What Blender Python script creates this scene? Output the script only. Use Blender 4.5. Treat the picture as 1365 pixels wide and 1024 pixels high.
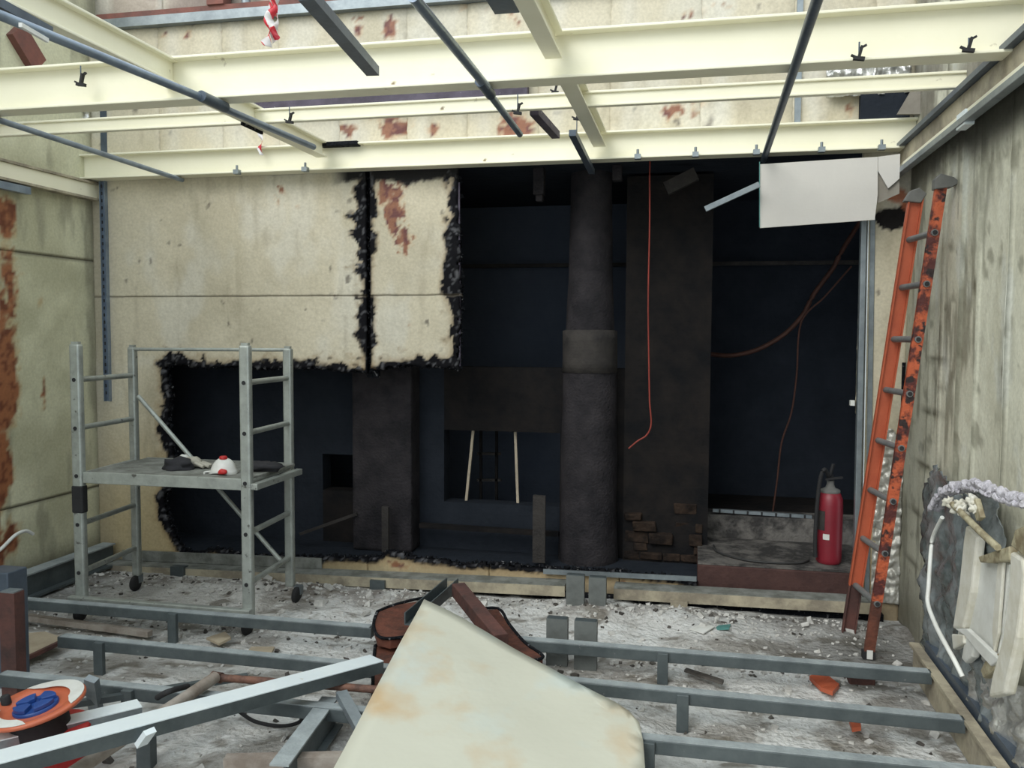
import bpy, bmesh, math, random
import numpy as np
from mathutils import Vector, Matrix, Euler
from mathutils import noise as mnoise
random.seed(7)
for o in list(bpy.data.objects): bpy.data.objects.remove(o)
S = bpy.context.scene; COL = S.collection
# ------------------------------------------------------------------ camera
F = 1140.; CX = 682.5; CY = 512.
def _u(v): return v/np.linalg.norm(v)
_vy = _u(np.array([925-CX, 447-CY, F])); _vx = -_u(np.array([-4700-CX, 420-CY, F]))
_vx = _u(_vx-_vy*_vx.dot(_vy)); _vz = -np.cross(_vy, _vx)
if _vz[1] > 0: _vz = -_vz
RM = np.array([_vx, _vy, _vz]).T
EYE = np.array([0, 0, 1.65])
cd = bpy.data.cameras.new('camera'); cam = bpy.data.objects.new('camera', cd); COL.objects.link(cam)
cd.sensor_width = 36; cd.lens = F/1365*36; cd.clip_start = .02
m = Matrix.Identity(4)
for i in range(3):
    m[i][0] = RM[0][i]; m[i][1] = -RM[1][i]; m[i][2] = -RM[2][i]; m[i][3] = EYE[i]
cam.matrix_world = m; S.camera = cam
def P(px, py, ax, v):
    """point of the room seen at a pixel of the photograph, on the plane axis ax = v"""
    d = RM.T @ np.array([px-CX, py-CY, F]); t = (v-EYE[ax])/d[ax]
    q = EYE+t*d; return Vector((q[0], q[1], q[2]))
# ------------------------------------------------------------------ light
S.view_settings.view_transform = 'Standard'; S.view_settings.look = 'None'
S.view_settings.exposure = 0.5; S.view_settings.gamma = 1; S.view_settings.use_curve_mapping = False
w = bpy.data.worlds.new('sky'); S.world = w; w.use_nodes = True
bg = w.node_tree.nodes['Background']; bg.inputs[0].default_value = (.86, .95, 1, 1); bg.inputs[1].default_value = 1.15
sd = bpy.data.lights.new('sun', 'SUN'); sd.energy = 1.3; sd.angle = math.radians(35); sd.color = (1, .98, .92)
sun = bpy.data.objects.new('sun', sd); COL.objects.link(sun)
sun.rotation_euler = Vector((0.34, .70, -.62)).to_track_quat('-Z', 'Y').to_euler()
# ------------------------------------------------------------------ materials
def nt(name):
    mt = bpy.data.materials.new(name); mt.use_nodes = True
    return mt, mt.node_tree.nodes, mt.node_tree.links, mt.node_tree.nodes['Principled BSDF']
def mat(name, c, rough=.6, metal=0, c2=None, scale=8, amt=.5, bump=.15, bscale=40, spec=.4, speck=None):
    mt, N, L, b = nt(name)
    b.inputs['Roughness'].default_value = rough; b.inputs['Metallic'].default_value = metal
    b.inputs['Specular IOR Level'].default_value = spec
    tc = N.new('ShaderNodeTexCoord')
    if c2 is None: c2 = tuple(x*.7 for x in c)
    n = N.new('ShaderNodeTexNoise'); n.inputs['Scale'].default_value = scale; n.inputs['Detail'].default_value = 8
    n.inputs['Roughness'].default_value = .65
    L.new(tc.outputs['Object'], n.inputs['Vector'])
    r = N.new('ShaderNodeValToRGB'); r.color_ramp.elements[0].position = .5-.25*(1.2-amt); r.color_ramp.elements[1].position = .5+.25*(1.2-amt)
    r.color_ramp.elements[0].color = (*c2, 1); r.color_ramp.elements[1].color = (*c, 1)
    L.new(n.outputs['Fac'], r.inputs[0]); out = r.outputs[0]
    if speck:
        n3 = N.new('ShaderNodeTexNoise'); n3.inputs['Scale'].default_value = speck[1]; n3.inputs['Detail'].default_value = 5
        L.new(tc.outputs['Object'], n3.inputs['Vector'])
        r3 = N.new('ShaderNodeValToRGB'); r3.color_ramp.elements[0].position = speck[2]; r3.color_ramp.elements[1].position = speck[2]+.06
        L.new(n3.outputs['Fac'], r3.inputs[0])
        mx = N.new('ShaderNodeMixRGB'); L.new(r3.outputs[0], mx.inputs[0]); L.new(out, mx.inputs[1]); mx.inputs[2].default_value = (*speck[0], 1)
        out = mx.outputs[0]
    L.new(out, b.inputs['Base Color'])
    n2 = N.new('ShaderNodeTexNoise'); n2.inputs['Scale'].default_value = bscale; n2.inputs['Detail'].default_value = 6
    L.new(tc.outputs['Object'], n2.inputs['Vector'])
    bp = N.new('ShaderNodeBump'); bp.inputs['Strength'].default_value = bump; bp.inputs['Distance'].default_value = .02
    L.new(n2.outputs['Fac'], bp.inputs['Height']); L.new(bp.outputs[0], b.inputs['Normal'])
    return mt
def attr_mat(name, rough=.55, bump=.25, spec=.35, bscale=14):
    mt, N, L, b = nt(name)
    b.inputs['Specular IOR Level'].default_value = spec; b.inputs['Roughness'].default_value = rough
    a = N.new('ShaderNodeAttribute'); a.attribute_name = 'Col'
    tc = N.new('ShaderNodeTexCoord')
    n = N.new('ShaderNodeTexNoise'); n.inputs['Scale'].default_value = 60; n.inputs['Detail'].default_value = 6
    L.new(tc.outputs['Object'], n.inputs['Vector'])
    r = N.new('ShaderNodeValToRGB'); r.color_ramp.elements[0].position = .3; r.color_ramp.elements[1].position = .7
    r.color_ramp.elements[0].color = (.8, .8, .79, 1); r.color_ramp.elements[1].color = (1, 1, 1, 1)
    L.new(n.outputs['Fac'], r.inputs[0])
    bw = N.new('ShaderNodeMapRange'); bw.inputs[2].default_value = .15; bw.inputs[4].default_value = spec; L.new(a.outputs['Fac'], bw.inputs[0]); L.new(bw.outputs[0], b.inputs['Specular IOR Level'])
    mx = N.new('ShaderNodeMixRGB'); mx.blend_type = 'MULTIPLY'; mx.inputs[0].default_value = .8
    L.new(a.outputs['Color'], mx.inputs[1]); L.new(r.outputs[0], mx.inputs[2]); L.new(mx.outputs[0], b.inputs['Base Color'])
    n2 = N.new('ShaderNodeTexNoise'); n2.inputs['Scale'].default_value = bscale; n2.inputs['Detail'].default_value = 7
    L.new(tc.outputs['Object'], n2.inputs['Vector'])
    bp = N.new('ShaderNodeBump'); bp.inputs['Strength'].default_value = bump; bp.inputs['Distance'].default_value = .03
    L.new(n2.outputs['Fac'], bp.inputs['Height']); L.new(bp.outputs[0], b.inputs['Normal'])
    return mt
M = {}
M['cream'] = mat('cream_paint', (.88, .85, .68), .42, 0, (.82, .79, .61), 2.5, .3, .05, spec=.5, speck=((.22, .16, .09), 9, .71))
M['cream_low'] = mat('grimy_cream_paint', (.46, .41, .30), .6, 0, (.24, .21, .16), 5, .8, .2)
M['galv'] = mat('galvanised_steel', (.30, .34, .36), .42, .55, (.20, .23, .25), 9, .6, .05)
M['joist'] = mat('dull_joist_steel', (.105, .125, .13), .5, .2, (.065, .08, .085), 7, .6, .12, speck=((.17, .18, .18), 30, .72))
M['dusty'] = mat('dusty_lit_steel_top', (.36, .40, .41), .7, .1, (.24, .27, .28), 7, .7, .3)  # pale dust tone also paints the light on upward faces
M['dark_tube'] = mat('dark_conduit_steel', (.11, .14, .18), .4, .3, (.07, .09, .12), 8, .5, .05)
M['blue_tube'] = mat('blue_grey_conduit_steel', (.27, .33, .40), .32, .4, (.16, .20, .26), 6, .6, .05)
M['alu'] = mat('scaffold_aluminium', (.42, .45, .42), .42, .35, (.28, .30, .28), 12, .5, .08, speck=((.12, .12, .11), 25, .66))
M['deck'] = mat('grey_plywood_deck', (.24, .25, .23), .75, 0, (.13, .135, .12), 9, .8, .2)
M['bright'] = mat('sky_lit_galvanised_steel', (.86, .93, .95), .4, .15, (.76, .84, .88), 5, .3, .03)  # near-white base paints the sky's reflection onto the steel
M['rust_red'] = mat('red_oxide_steel', (.17, .06, .038), .75, .1, (.07, .03, .022), 9, .7, .35)
M['red_dark'] = mat('dark_red_oxide', (.13, .055, .045), .8, 0, (.05, .03, .028), 7, .6, .2)
M['char'] = mat('charred_black_foam', (.014, .015, .019), .95, 0, (.006, .007, .009), 30, .6, 1, 60, spec=.15, speck=((.22, .22, .23), 45, .62))
M['soot'] = mat('soot_black_haze_tint', (.026, .031, .041), .95, 0, (.017, .021, .028), 4, .5, .4, 25, spec=.1)  # soot, lifted slightly toward blue to paint in haze
M['soot_haze'] = mat('soot_blue_haze', (.085, .10, .13), .95, 0, (.065, .078, .105), 2, .5, .4, 25, spec=.1)  # soot made paler and bluer to paint haze over the deep wall
M['soot_brown'] = mat('soot_brown', (.020, .017, .016), .9, 0, (.008, .0085, .010), 5, .6, .4, 25, spec=.15)
M['soot_grey'] = mat('soot_grey_pillar', (.040, .036, .040), .85, 0, (.017, .016, .019), 5, .7, .5, 60, spec=.2)
M['soot_band'] = mat('soot_grey_band', (.058, .052, .048), .85, 0, (.03, .028, .028), 7, .6, .3, 60, spec=.2)
M['stone'] = mat('sooty_stone', (.045, .03, .022), .9, 0, (.014, .011, .010), 9, .8, .8, 20, spec=.15)
M['concrete'] = mat('sooty_concrete', (.15, .14, .13), .9, 0, (.045, .043, .042), 6, .9, .6, 40, spec=.2)
M['brown_face'] = mat('maroon_painted_concrete', (.085, .045, .04), .8, 0, (.055, .03, .028), 6, .6, .3, spec=.2)
M['board'] = mat('white_gypsum_board', (.62, .60, .56), .8, 0, (.55, .53, .5), 2, .3, .05)
M['paper'] = mat('grey_board_backing', (.30, .28, .24), .85, 0, (.2, .18, .15), 4, .6, .1)
M['teal'] = mat('teal_tape', (.10, .28, .26), .6)
M['orange'] = mat('orange_fibreglass', (.50, .12, .055), .5, 0, (.40, .085, .04), 6, .5, .1)
M['orange_worn'] = mat('worn_orange_fibreglass', (.50, .11, .045), .6, 0, (.09, .025, .022), 13, .95, .3, speck=((.03, .018, .018), 17, .56))
M['grey_rung'] = mat('grey_aluminium_rung', (.26, .27, .27), .5, .4)
M['rubber'] = mat('dark_rubber', (.025, .025, .027), .8)
M['grey_rubber'] = mat('grey_rubber_foot', (.16, .16, .15), .8)
M['ext'] = mat('extinguisher_red', (.25, .018, .032), .42, 0, (.18, .014, .024), 5, .4, .03, spec=.5)
M['white'] = mat('white_plastic', (.76, .77, .74), .5, 0, (.58, .58, .54), 6, .5, .05)
M['offwhite'] = mat('scorched_white_plastic', (.72, .71, .65), .6, 0, (.55, .52, .42), 9, .4, .15)
M['yellowed'] = mat('yellowed_plastic', (.45, .41, .28), .6, 0, (.22, .18, .11), 14, .8, .2)
M['foil'] = mat('crinkled_foil', (.72, .72, .70), .3, .75, (.5, .5, .48), 12, .8, .5, 35, spec=.6)
M['foil_dull'] = mat('dull_foil_facing', (.62, .61, .56), .35, .35, (.40, .39, .35), 9, .8, .4, 30, spec=.6)
M['film'] = mat('grey_plastic_film', (.26, .29, .30), .22, .1, (.1, .12, .12), 5, .8, .5, 18, spec=.7)
M['wool'] = mat('lilac_insulation_wool', (.60, .58, .63), .95, 0, (.46, .44, .49), 20, .8, .8, 60)
M['pipe_rust'] = mat('rusty_pipe', (.20, .10, .07), .7, .2, (.09, .05, .04), 14, .8, .3)
M['pipe_pale'] = mat('pale_dusty_pipe', (.38, .34, .30), .6, .1, (.22, .18, .15), 8, .7, .15)
M['ply'] = mat('pale_plywood', (.40, .34, .25), .75, 0, (.3, .25, .18), 7, .6, .1)
M['reel'] = mat('orange_reel_plastic', (.58, .15, .07), .35, 0, (.50, .12, .06), 4, .4, .03, spec=.5)
M['blue'] = mat('blue_plastic', (.02, .075, .30), .4, 0, (.015, .055, .22), 6, .4, .05, spec=.5)
M['redp'] = mat('red_plastic', (.55, .03, .03), .45)
M['strip'] = mat('pale_timber_strip', (.55, .47, .36), .7)
M['cable_red'] = mat('red_cable_sheath', (.30, .05, .035), .5)
M['cable_dim'] = mat('sooty_brown_cable', (.075, .03, .02), .7)
M['cable_dark'] = mat('dark_cable', (.04, .04, .04), .6)
M['rag'] = mat('dark_rag', (.03, .03, .035), .9)
M['glove'] = mat('pale_glove', (.45, .43, .36), .85)
M['rust'] = mat('red_brown_paint', (.23, .085, .065), .7, 0, (.13, .06, .05), 7, .6)
M['purple'] = mat('sooty_purple_steel', (.10, .085, .12), .6, .1, (.05, .04, .06), 6, .7, .1, speck=((.4, .38, .4), 16, .68))
M['wall'] = attr_mat('painted_wall_panels', .5, .22)
M['floor'] = attr_mat('debris_floor', .9, .9, .15, 30)
def fibre():
    mt, N, L, b = nt('stained_fibreglass_sheet')
    b.inputs['Roughness'].default_value = .42; b.inputs['Specular IOR Level'].default_value = .45
    tc = N.new('ShaderNodeTexCoord')
    prev = None
    base = (.56, .56, .47)
    cur = None
    for k, (sc, off, c, lo) in enumerate([(2.6, 3.1, (.52, .38, .22), .55), (2.5, 9.7, (.52, .60, .58), .55), (16, 5.0, (.36, .28, .18), .74)]):  # brown stain layers, plus a blue-green one painting bluish light
        mp = N.new('ShaderNodeMapping'); mp.inputs['Location'].default_value = (off, off*2, 0); L.new(tc.outputs['Object'], mp.inputs[0])
        n = N.new('ShaderNodeTexNoise'); n.inputs['Scale'].default_value = sc; n.inputs['Detail'].default_value = 5; L.new(mp.outputs[0], n.inputs[0])
        r = N.new('ShaderNodeValToRGB'); r.color_ramp.elements[0].position = lo; r.color_ramp.elements[1].position = lo+.17; L.new(n.outputs['Fac'], r.inputs[0])
        mx = N.new('ShaderNodeMixRGB'); L.new(r.outputs[0], mx.inputs[0]); mx.inputs[2].default_value = (*c, 1)
        if cur is None: mx.inputs[1].default_value = (*base, 1)
        else: L.new(cur, mx.inputs[1])
        cur = mx.outputs[0]
    L.new(cur, b.inputs['Base Color'])
    n2 = N.new('ShaderNodeTexNoise'); n2.inputs['Scale'].default_value = 9; n2.inputs['Detail'].default_value = 3; L.new(tc.outputs['Object'], n2.inputs[0])
    bp = N.new('ShaderNodeBump'); bp.inputs['Strength'].default_value = .12; bp.inputs['Distance'].default_value = .03
    L.new(n2.outputs['Fac'], bp.inputs['Height']); L.new(bp.outputs[0], b.inputs['Normal'])
    return mt
M['fibre'] = fibre()
M['stub'] = mat('grey_stub_steel', (.17, .185, .18), .6, .15, (.12, .13, .125), 9, .6, .15)
def tape_mat():
    mt, N, L, b = nt('red_and_white_tape'); b.inputs['Roughness'].default_value = .4
    tc = N.new('ShaderNodeTexCoord'); wv = N.new('ShaderNodeTexWave'); wv.bands_direction = 'DIAGONAL'; wv.inputs['Scale'].default_value = 5
    L.new(tc.outputs['Object'], wv.inputs[0]); r = N.new('ShaderNodeValToRGB'); r.color_ramp.interpolation = 'CONSTANT'
    r.color_ramp.elements[0].color = (.75, .72, .72, 1); r.color_ramp.elements[1].color = (.62, .03, .05, 1); r.color_ramp.elements[1].position = .5
    L.new(wv.outputs['Fac'], r.inputs[0]); L.new(r.outputs[0], b.inputs['Base Color']); return mt
M['tape'] = tape_mat()
# ------------------------------------------------------------------ mesh helpers
class MB:
    def __init__(s): s.v = []; s.f = []; s.sm = []
    def add(s, vs, fs, smooth=False):
        n = len(s.v); s.v += [Vector(v) for v in vs]; s.f += [tuple(i+n for i in f) for f in fs]; s.sm += [smooth]*len(fs); return s
    def box(s, a, b, rot=None, c=None):
        (x0, y0, z0), (x1, y1, z1) = a, b
        vs = [Vector((x, y, z)) for z in (z0, z1) for y in (y0, y1) for x in (x0, x1)]
        if rot is not None:
            c = c or (Vector(a)+Vector(b))/2; vs = [rot @ (v-c)+c for v in vs]
        return s.add(vs, [(0, 2, 3, 1), (4, 5, 7, 6), (0, 1, 5, 4), (1, 3, 7, 5), (3, 2, 6, 7), (2, 0, 4, 6)])
    def frame(s, a, b, up=Vector((0, 0, 1))):
        a = Vector(a); b = Vector(b); d = (b-a).normalized()
        if abs(d.dot(up)) > .98: up = Vector((0, 1, 0))
        r = d.cross(up).normalized(); u = r.cross(d).normalized(); return a, b, r, u
    def prism(s, a, b, prof, up=Vector((0, 0, 1)), cap=True, smooth=False):
        """profile [(r,u)...] swept from a to b"""
        a, b, r, u = s.frame(a, b, Vector(up)); n = len(prof)
        vs = [p+r*x+u*y for p in (a, b) for x, y in prof]
        fs = [(i, (i+1) % n, n+(i+1) % n, n+i) for i in range(n)]
        s.add(vs, fs, smooth)
        if cap: s.add(vs, [tuple(range(n-1, -1, -1)), tuple(range(n, 2*n))])
        return s
    def bar(s, a, b, w, h, up=Vector((0, 0, 1))):
        return s.prism(a, b, [(-w/2, -h/2), (w/2, -h/2), (w/2, h/2), (-w/2, h/2)], up)
    def tube(s, a, b, r, n=12, r2=None, hollow=False):
        a, b, x, u = s.frame(a, b); r2 = r if r2 is None else r2
        vs = []
        for p, q in ((a, r), (b, r2)):
            for i in range(n):
                t = 2*math.pi*i/n; vs.append(p+(x*math.cos(t)+u*math.sin(t))*q)
        s.add(vs, [(i, (i+1) % n, n+(i+1) % n, n+i) for i in range(n)], True)
        if not hollow: s.add(vs, [tuple(range(n-1, -1, -1)), tuple(range(n, 2*n))])
        return s
    def path(s, pts, r, n=8, smooth_k=6):
        pts = [Vector(p) for p in pts]; out = []
        for i in range(len(pts)-1):
            p0 = pts[max(i-1, 0)]; p1 = pts[i]; p2 = pts[i+1]; p3 = pts[min(i+2, len(pts)-1)]
            for k in range(smooth_k):
                t = k/smooth_k
                out.append(.5*((2*p1)+(p2-p0)*t+(2*p0-5*p1+4*p2-p3)*t*t+(3*p1-p0-3*p2+p3)*t**3))
        out.append(pts[-1]); vs = []; m_ = len(out)
        for i, p in enumerate(out):
            d = (out[min(i+1, m_-1)]-out[max(i-1, 0)]).normalized()
            up = Vector((0, 0, 1)) if abs(d.z) < .9 else Vector((0, 1, 0))
            x = d.cross(up).normalized(); u = x.cross(d)
            for j in range(n):
                t = 2*math.pi*j/n; vs.append(p+(x*math.cos(t)+u*math.sin(t))*r)
        fs = [(i*n+j, i*n+(j+1) % n, (i+1)*n+(j+1) % n, (i+1)*n+j) for i in range(m_-1) for j in range(n)]
        s.add(vs, fs, True); s.add(vs, [tuple(range(n-1, -1, -1)), tuple(range((m_-1)*n, m_*n))]); return s
    def lathe(s, c, prof, n=24, ax=None):
        """prof [(radius, height)]; ax rotation matrix"""
        c = Vector(c); R_ = ax or Matrix.Identity(3); vs = []
        for r, h in prof:
            for i in range(n):
                t = 2*math.pi*i/n; vs.append(c+R_ @ Vector((r*math.cos(t), r*math.sin(t), h)))
        m_ = len(prof)
        s.add(vs, [(k*n+i, k*n+(i+1) % n, (k+1)*n+(i+1) % n, (k+1)*n+i) for k in range(m_-1) for i in range(n)], True)
        s.add(vs, [tuple(range(n-1, -1, -1)), tuple(range((m_-1)*n, m_*n))]); return s
    def poly(s, pts, off):
        """flat outline extruded by vector off"""
        n = len(pts); vs = [Vector(p) for p in pts]+[Vector(p)+Vector(off) for p in pts]
        return s.add(vs, [tuple(range(n)), tuple(range(2*n-1, n-1, -1))]+[(i, i+n, (i+1) % n+n, (i+1) % n) for i in range(n)])
    def build(s, name, mt, parent=None, off=None, bevel=0, cols=None):
        o = new_obj(name, s.v, s.f, mt, parent, off)
        for p, k in zip(o.data.polygons, s.sm): p.use_smooth = k
        bm = bmesh.new(); bm.from_mesh(o.data); bmesh.ops.recalc_face_normals(bm, faces=bm.faces); bm.to_mesh(o.data); bm.free()
        if bevel:
            b = o.modifiers.new('bevel', 'BEVEL'); b.width = bevel; b.segments = 2; b.limit_method = 'ANGLE'; b.angle_limit = math.radians(40)
        return o
def root_loc(p):
    L_ = Vector((0, 0, 0))
    while p is not None: L_ += Vector(p.location); p = p.parent
    return L_
def new_obj(name, vs, fs, mt, parent=None, off=None):
    me = bpy.data.meshes.new(name)
    if parent is not None: off = root_loc(parent); loc = (0, 0, 0)
    else:
        if off is None:
            xs = [v[0] for v in vs]; ys = [v[1] for v in vs]; zs = [v[2] for v in vs]
            off = Vector(((min(xs)+max(xs))/2, (min(ys)+max(ys))/2, min(zs)))
        loc = off
    me.from_pydata([tuple(Vector(v)-off) for v in vs], [], fs); me.update()
    o = bpy.data.objects.new(name, me); COL.objects.link(o); o.location = loc
    me.materials.append(mt if not isinstance(mt, str) else M[mt])
    if parent is not None: o.parent = parent
    return o
def tag(o, label, cat, group=None):
    o['label'] = label; o['category'] = cat
    if group: o['group'] = group
    return o
def empty(name, loc, label=None, cat=None, group=None):
    o = bpy.data.objects.new(name, None); COL.objects.link(o); o.location = loc; o.empty_display_size = .1
    if label: tag(o, label, cat, group)
    return o
def struct(o): o['kind'] = 'structure'; return o
def stuff(o): o['kind'] = 'stuff'; return o
# ------------------------------------------------------------------ numpy noise
_rng = np.random.RandomState(3); _T = _rng.rand(256, 256)
def vn(x, y):
    xi = np.floor(x).astype(int); yi = np.floor(y).astype(int); fx = x-xi; fy = y-yi
    fx = fx*fx*(3-2*fx); fy = fy*fy*(3-2*fy)
    a = _T[xi & 255, yi & 255]; b = _T[(xi+1) & 255, yi & 255]; c = _T[xi & 255, (yi+1) & 255]; d = _T[(xi+1) & 255, (yi+1) & 255]
    return (a*(1-fx)+b*fx)*(1-fy)+(c*(1-fx)+d*fx)*fy
def fbm(x, y, s, o=5, k=0.):
    r = 0; a = .5; t = 0
    for i in range(o): r = r+a*vn(x*s+k*7.3+i*11.1, y*s+k*3.1+i*5.7); t += a; s *= 2; a *= .55
    return r/t
def sstep(a, b, x): t = np.clip((x-a)/(b-a), 0, 1); return t*t*(3-2*t)
def mixc(c, c2, f): return c*(1-f[..., None])+np.array(c2)*f[..., None]
def blob(u, v, lst):
    r = np.zeros_like(u)
    for cu, cv, ru, rv, s in lst: r = np.maximum(r, s*np.exp(-(((u-cu)/ru)**2+((v-cv)/rv)**2)))
    return r
def grid(name, U, V, to3d, colf, mt, parent, mask=None, jit=0, relief=None, thick=0, off=None):
    """sheet over arrays U (columns) and V (rows); colour and relief from functions"""
    uu, vv = np.meshgrid(U, V); c = colf(uu, vv); rl = relief(uu, vv) if relief is not None else np.zeros_like(uu)
    nu = len(U); nv = len(V)
    keep = np.ones((nv-1, nu-1), bool)
    if mask is not None:
        uc, vc = np.meshgrid((U[1:]+U[:-1])/2, (V[1:]+V[:-1])/2); keep = mask(uc, vc)
    if jit:
        uu = uu.copy(); vv = vv.copy(); uu[1:-1, 1:-1] += (_rng.rand(nv-2, nu-2)-.5)*jit; vv[1:-1, 1:-1] += (_rng.rand(nv-2, nu-2)-.5)*jit
    idx = -np.ones(nu*nv, int); jj, ii = np.nonzero(keep)
    q = np.stack([jj*nu+ii, jj*nu+ii+1, (jj+1)*nu+ii+1, (jj+1)*nu+ii], 1)
    used = np.unique(q); idx[used] = np.arange(len(used)); q = idx[q]
    X, Y, Z = to3d(uu.ravel()[used], vv.ravel()[used], rl.ravel()[used])
    vs = np.stack([X, Y, Z], 1); cc = c.reshape(-1, 3)[used]
    L_ = np.array(root_loc(parent)) if parent is not None else np.array([vs[:, 0].mean(), vs[:, 1].mean(), vs[:, 2].min()])
    me = bpy.data.meshes.new(name); me.vertices.add(len(vs)); me.vertices.foreach_set('co', (vs-L_).ravel())
    me.loops.add(q.size); me.loops.foreach_set('vertex_index', q.ravel()); me.polygons.add(len(q))
    me.polygons.foreach_set('loop_start', np.arange(0, q.size, 4)); me.polygons.foreach_set('loop_total', np.full(len(q), 4))
    me.update(); me.validate()
    at = me.color_attributes.new('Col', 'FLOAT_COLOR', 'POINT')
    at.data.foreach_set('color', np.concatenate([cc, np.ones((len(cc), 1))], 1).ravel().astype(np.float32))
    o = bpy.data.objects.new(name, me); COL.objects.link(o); me.materials.append(M[mt])
    if parent is not None: o.parent = parent
    else: o.location = L_
    me.polygons.foreach_set('use_smooth', np.ones(len(q), bool))
    if thick:
        sm = o.modifiers.new('thick', 'SOLIDIFY'); sm.thickness = abs(thick); sm.offset = -1 if thick > 0 else 1
    return o
def rng_(a, b, st): return np.linspace(a, b, max(2, int(round(abs(b-a)/st))+1))
# ================================================================== SETTING
XL, XR, YB = -4.1, 1.19, 5.30
# ---- floor: dusty concrete with heaps of fine debris
def floor_h(x, y):
    h = .028*sstep(.5, .8, fbm(x, y, 1.6, 4, 2))+.012*fbm(x, y, 9, 4, 5)-.012
    h = h+.045*np.exp(-((y-4.98)/.16)**2)*(.3+fbm(x, y, 6, 4, 8))+.03*np.exp(-((y-4.3)/.10)**2)*fbm(x, y, 5, 4, 9)*sstep(-1.2, -.6, x)
    return h
def floor_c(x, y):
    n = fbm(x, y, 2.2, 6, 1); c = mixc(np.zeros(x.shape+(3,))+np.array((.66, .66, .645)), (.36, .345, .32), sstep(.45, .68, n))
    c = mixc(c, (.74, .75, .74), sstep(.5, .66, fbm(x, y, 5, 5, 4))*.8)
    c = mixc(c, (.15, .13, .10), sstep(.58, .70, fbm(x, y*1.8, 7, 5, 6))*.75)
    c = mixc(c, (.16, .13, .11), np.exp(-((y-4.98)/.13)**2)*.6*sstep(.4, .6, fbm(x, y, 12, 4, 3)))
    # shade painted round the ladder's foot; also darker along the left wall
    c = mixc(c, (.09, .085, .075), blob(x, y, [(.9, 4.6, .5, .5, .85), (1.0, 4.0, .3, .3, .6), (-3.9, 4.7, .35, .9, .7), (.7, 5.0, .6, .2, .7)])*sstep(.25, .55, fbm(x, y, 5, 5, 12)+.12))
    return c
fl = struct(grid('floor', rng_(-4.4, 1.5, .022), rng_(.2, 5.7, .022), lambda u, v, r: (u, v, r), floor_c, 'floor', None, relief=floor_h))
b = MB().box((-4.4, -2.5, -.12), (1.5, .25, -.0)); struct(b.build('floor', 'concrete'))
# ---- back wall with its burnt opening
PX = lambda px, py: (lambda q: (q.x, q.z))(P(px, py, 1, YB))
hole = [PX(*p) for p in [(1140, 250), (1142, 700), (1136, 815), (933, 812), (930, 778), (900, 768), (860, 765), (820, 760), (760, 758), (715, 755), (680, 752), (650, 750), (612, 751), (600, 746), (568, 744),
     (545, 738), (520, 733), (505, 742), (480, 742), (440, 741), (424, 742), (410, 741), (376, 741), (350, 740), (323, 738), (300, 732), (284, 730), (270, 736), (256, 738), (244, 728), (236, 712), (229, 695), (223, 680),
     (221, 665), (228, 650), (233, 640), (234, 600), (229, 575), (226, 555), (230, 530), (226, 505), (224, 490), (232, 484), (262, 488), (300, 490), (350, 491), (400, 490), (440, 492), (470, 495), (490, 497), (505, 493), (530, 489), (560, 487), (590, 490), (614, 491),
     (614, 440), (616, 380), (613, 330), (612, 280), (612, 236), (612, 215)]]+[(1.5, 2.8)][:0]
HP = np.array(hole)
def poly_sdf(x, z):
    """signed distance to the opening's outline, negative inside the opening"""
    sh = x.shape; x = x.ravel(); z = z.ravel(); ins = np.zeros(x.shape, bool); d = np.full(x.shape, 9.)
    n = len(HP)
    for i in range(n):
        ax, az = HP[i]; bx, bz = HP[(i+1) % n]
        c = ((az > z) != (bz > z)) & (x < (bx-ax)*(z-az)/((bz-az) if bz != az else 1e-9)+ax); ins ^= c
        ex, ez = bx-ax, bz-az; t = np.clip(((x-ax)*ex+(z-az)*ez)/(ex*ex+ez*ez+1e-12), 0, 1)
        d = np.minimum(d, (x-ax-t*ex)**2+(z-az-t*ez)**2)
    d = np.sqrt(d); return np.where(ins, -d, d).reshape(sh)
rpx = lambda px, py, rx, ry, s: (*PX(px, py), rx/222, ry/222, s)
RUST_B = [rpx(528, 280, 24, 42, 1.0), rpx(543, 322, 20, 26, .85), rpx(524, 262, 24, 24, 1.), rpx(549, 434, 5, 5, .9), rpx(380, 255, 12, 26, .55), rpx(400, 270, 8, 20, .5),
          rpx(522, 42, 14, 22, 1.0), rpx(482, 38, 14, 22, .72), rpx(528, 172, 26, 26, 1.02), rpx(468, 175, 24, 16, .68), rpx(690, 172, 32, 22, .95), rpx(500, 150, 14, 40, .75), rpx(615, 12, 20, 12, .6), rpx(690, 30, 16, 16, .6), rpx(900, 150, 40, 14, .62),
          rpx(255, 50, 12, 14, .62), rpx(225, 48, 6, 8, .6), rpx(300, 42, 10, 6, .5), rpx(960, 15, 20, 14, .62), rpx(910, 25, 12, 14, .55), rpx(1130, 145, 12, 16, .55), rpx(585, 175, 30, 12, .6), rpx(640, 20, 20, 10, .55),
          rpx(572, 742, 10, 10, .85), rpx(530, 750, 30, 8, .6), rpx(830, 775, 8, 8, .7), rpx(425, 750, 8, 8, .8)]
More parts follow.
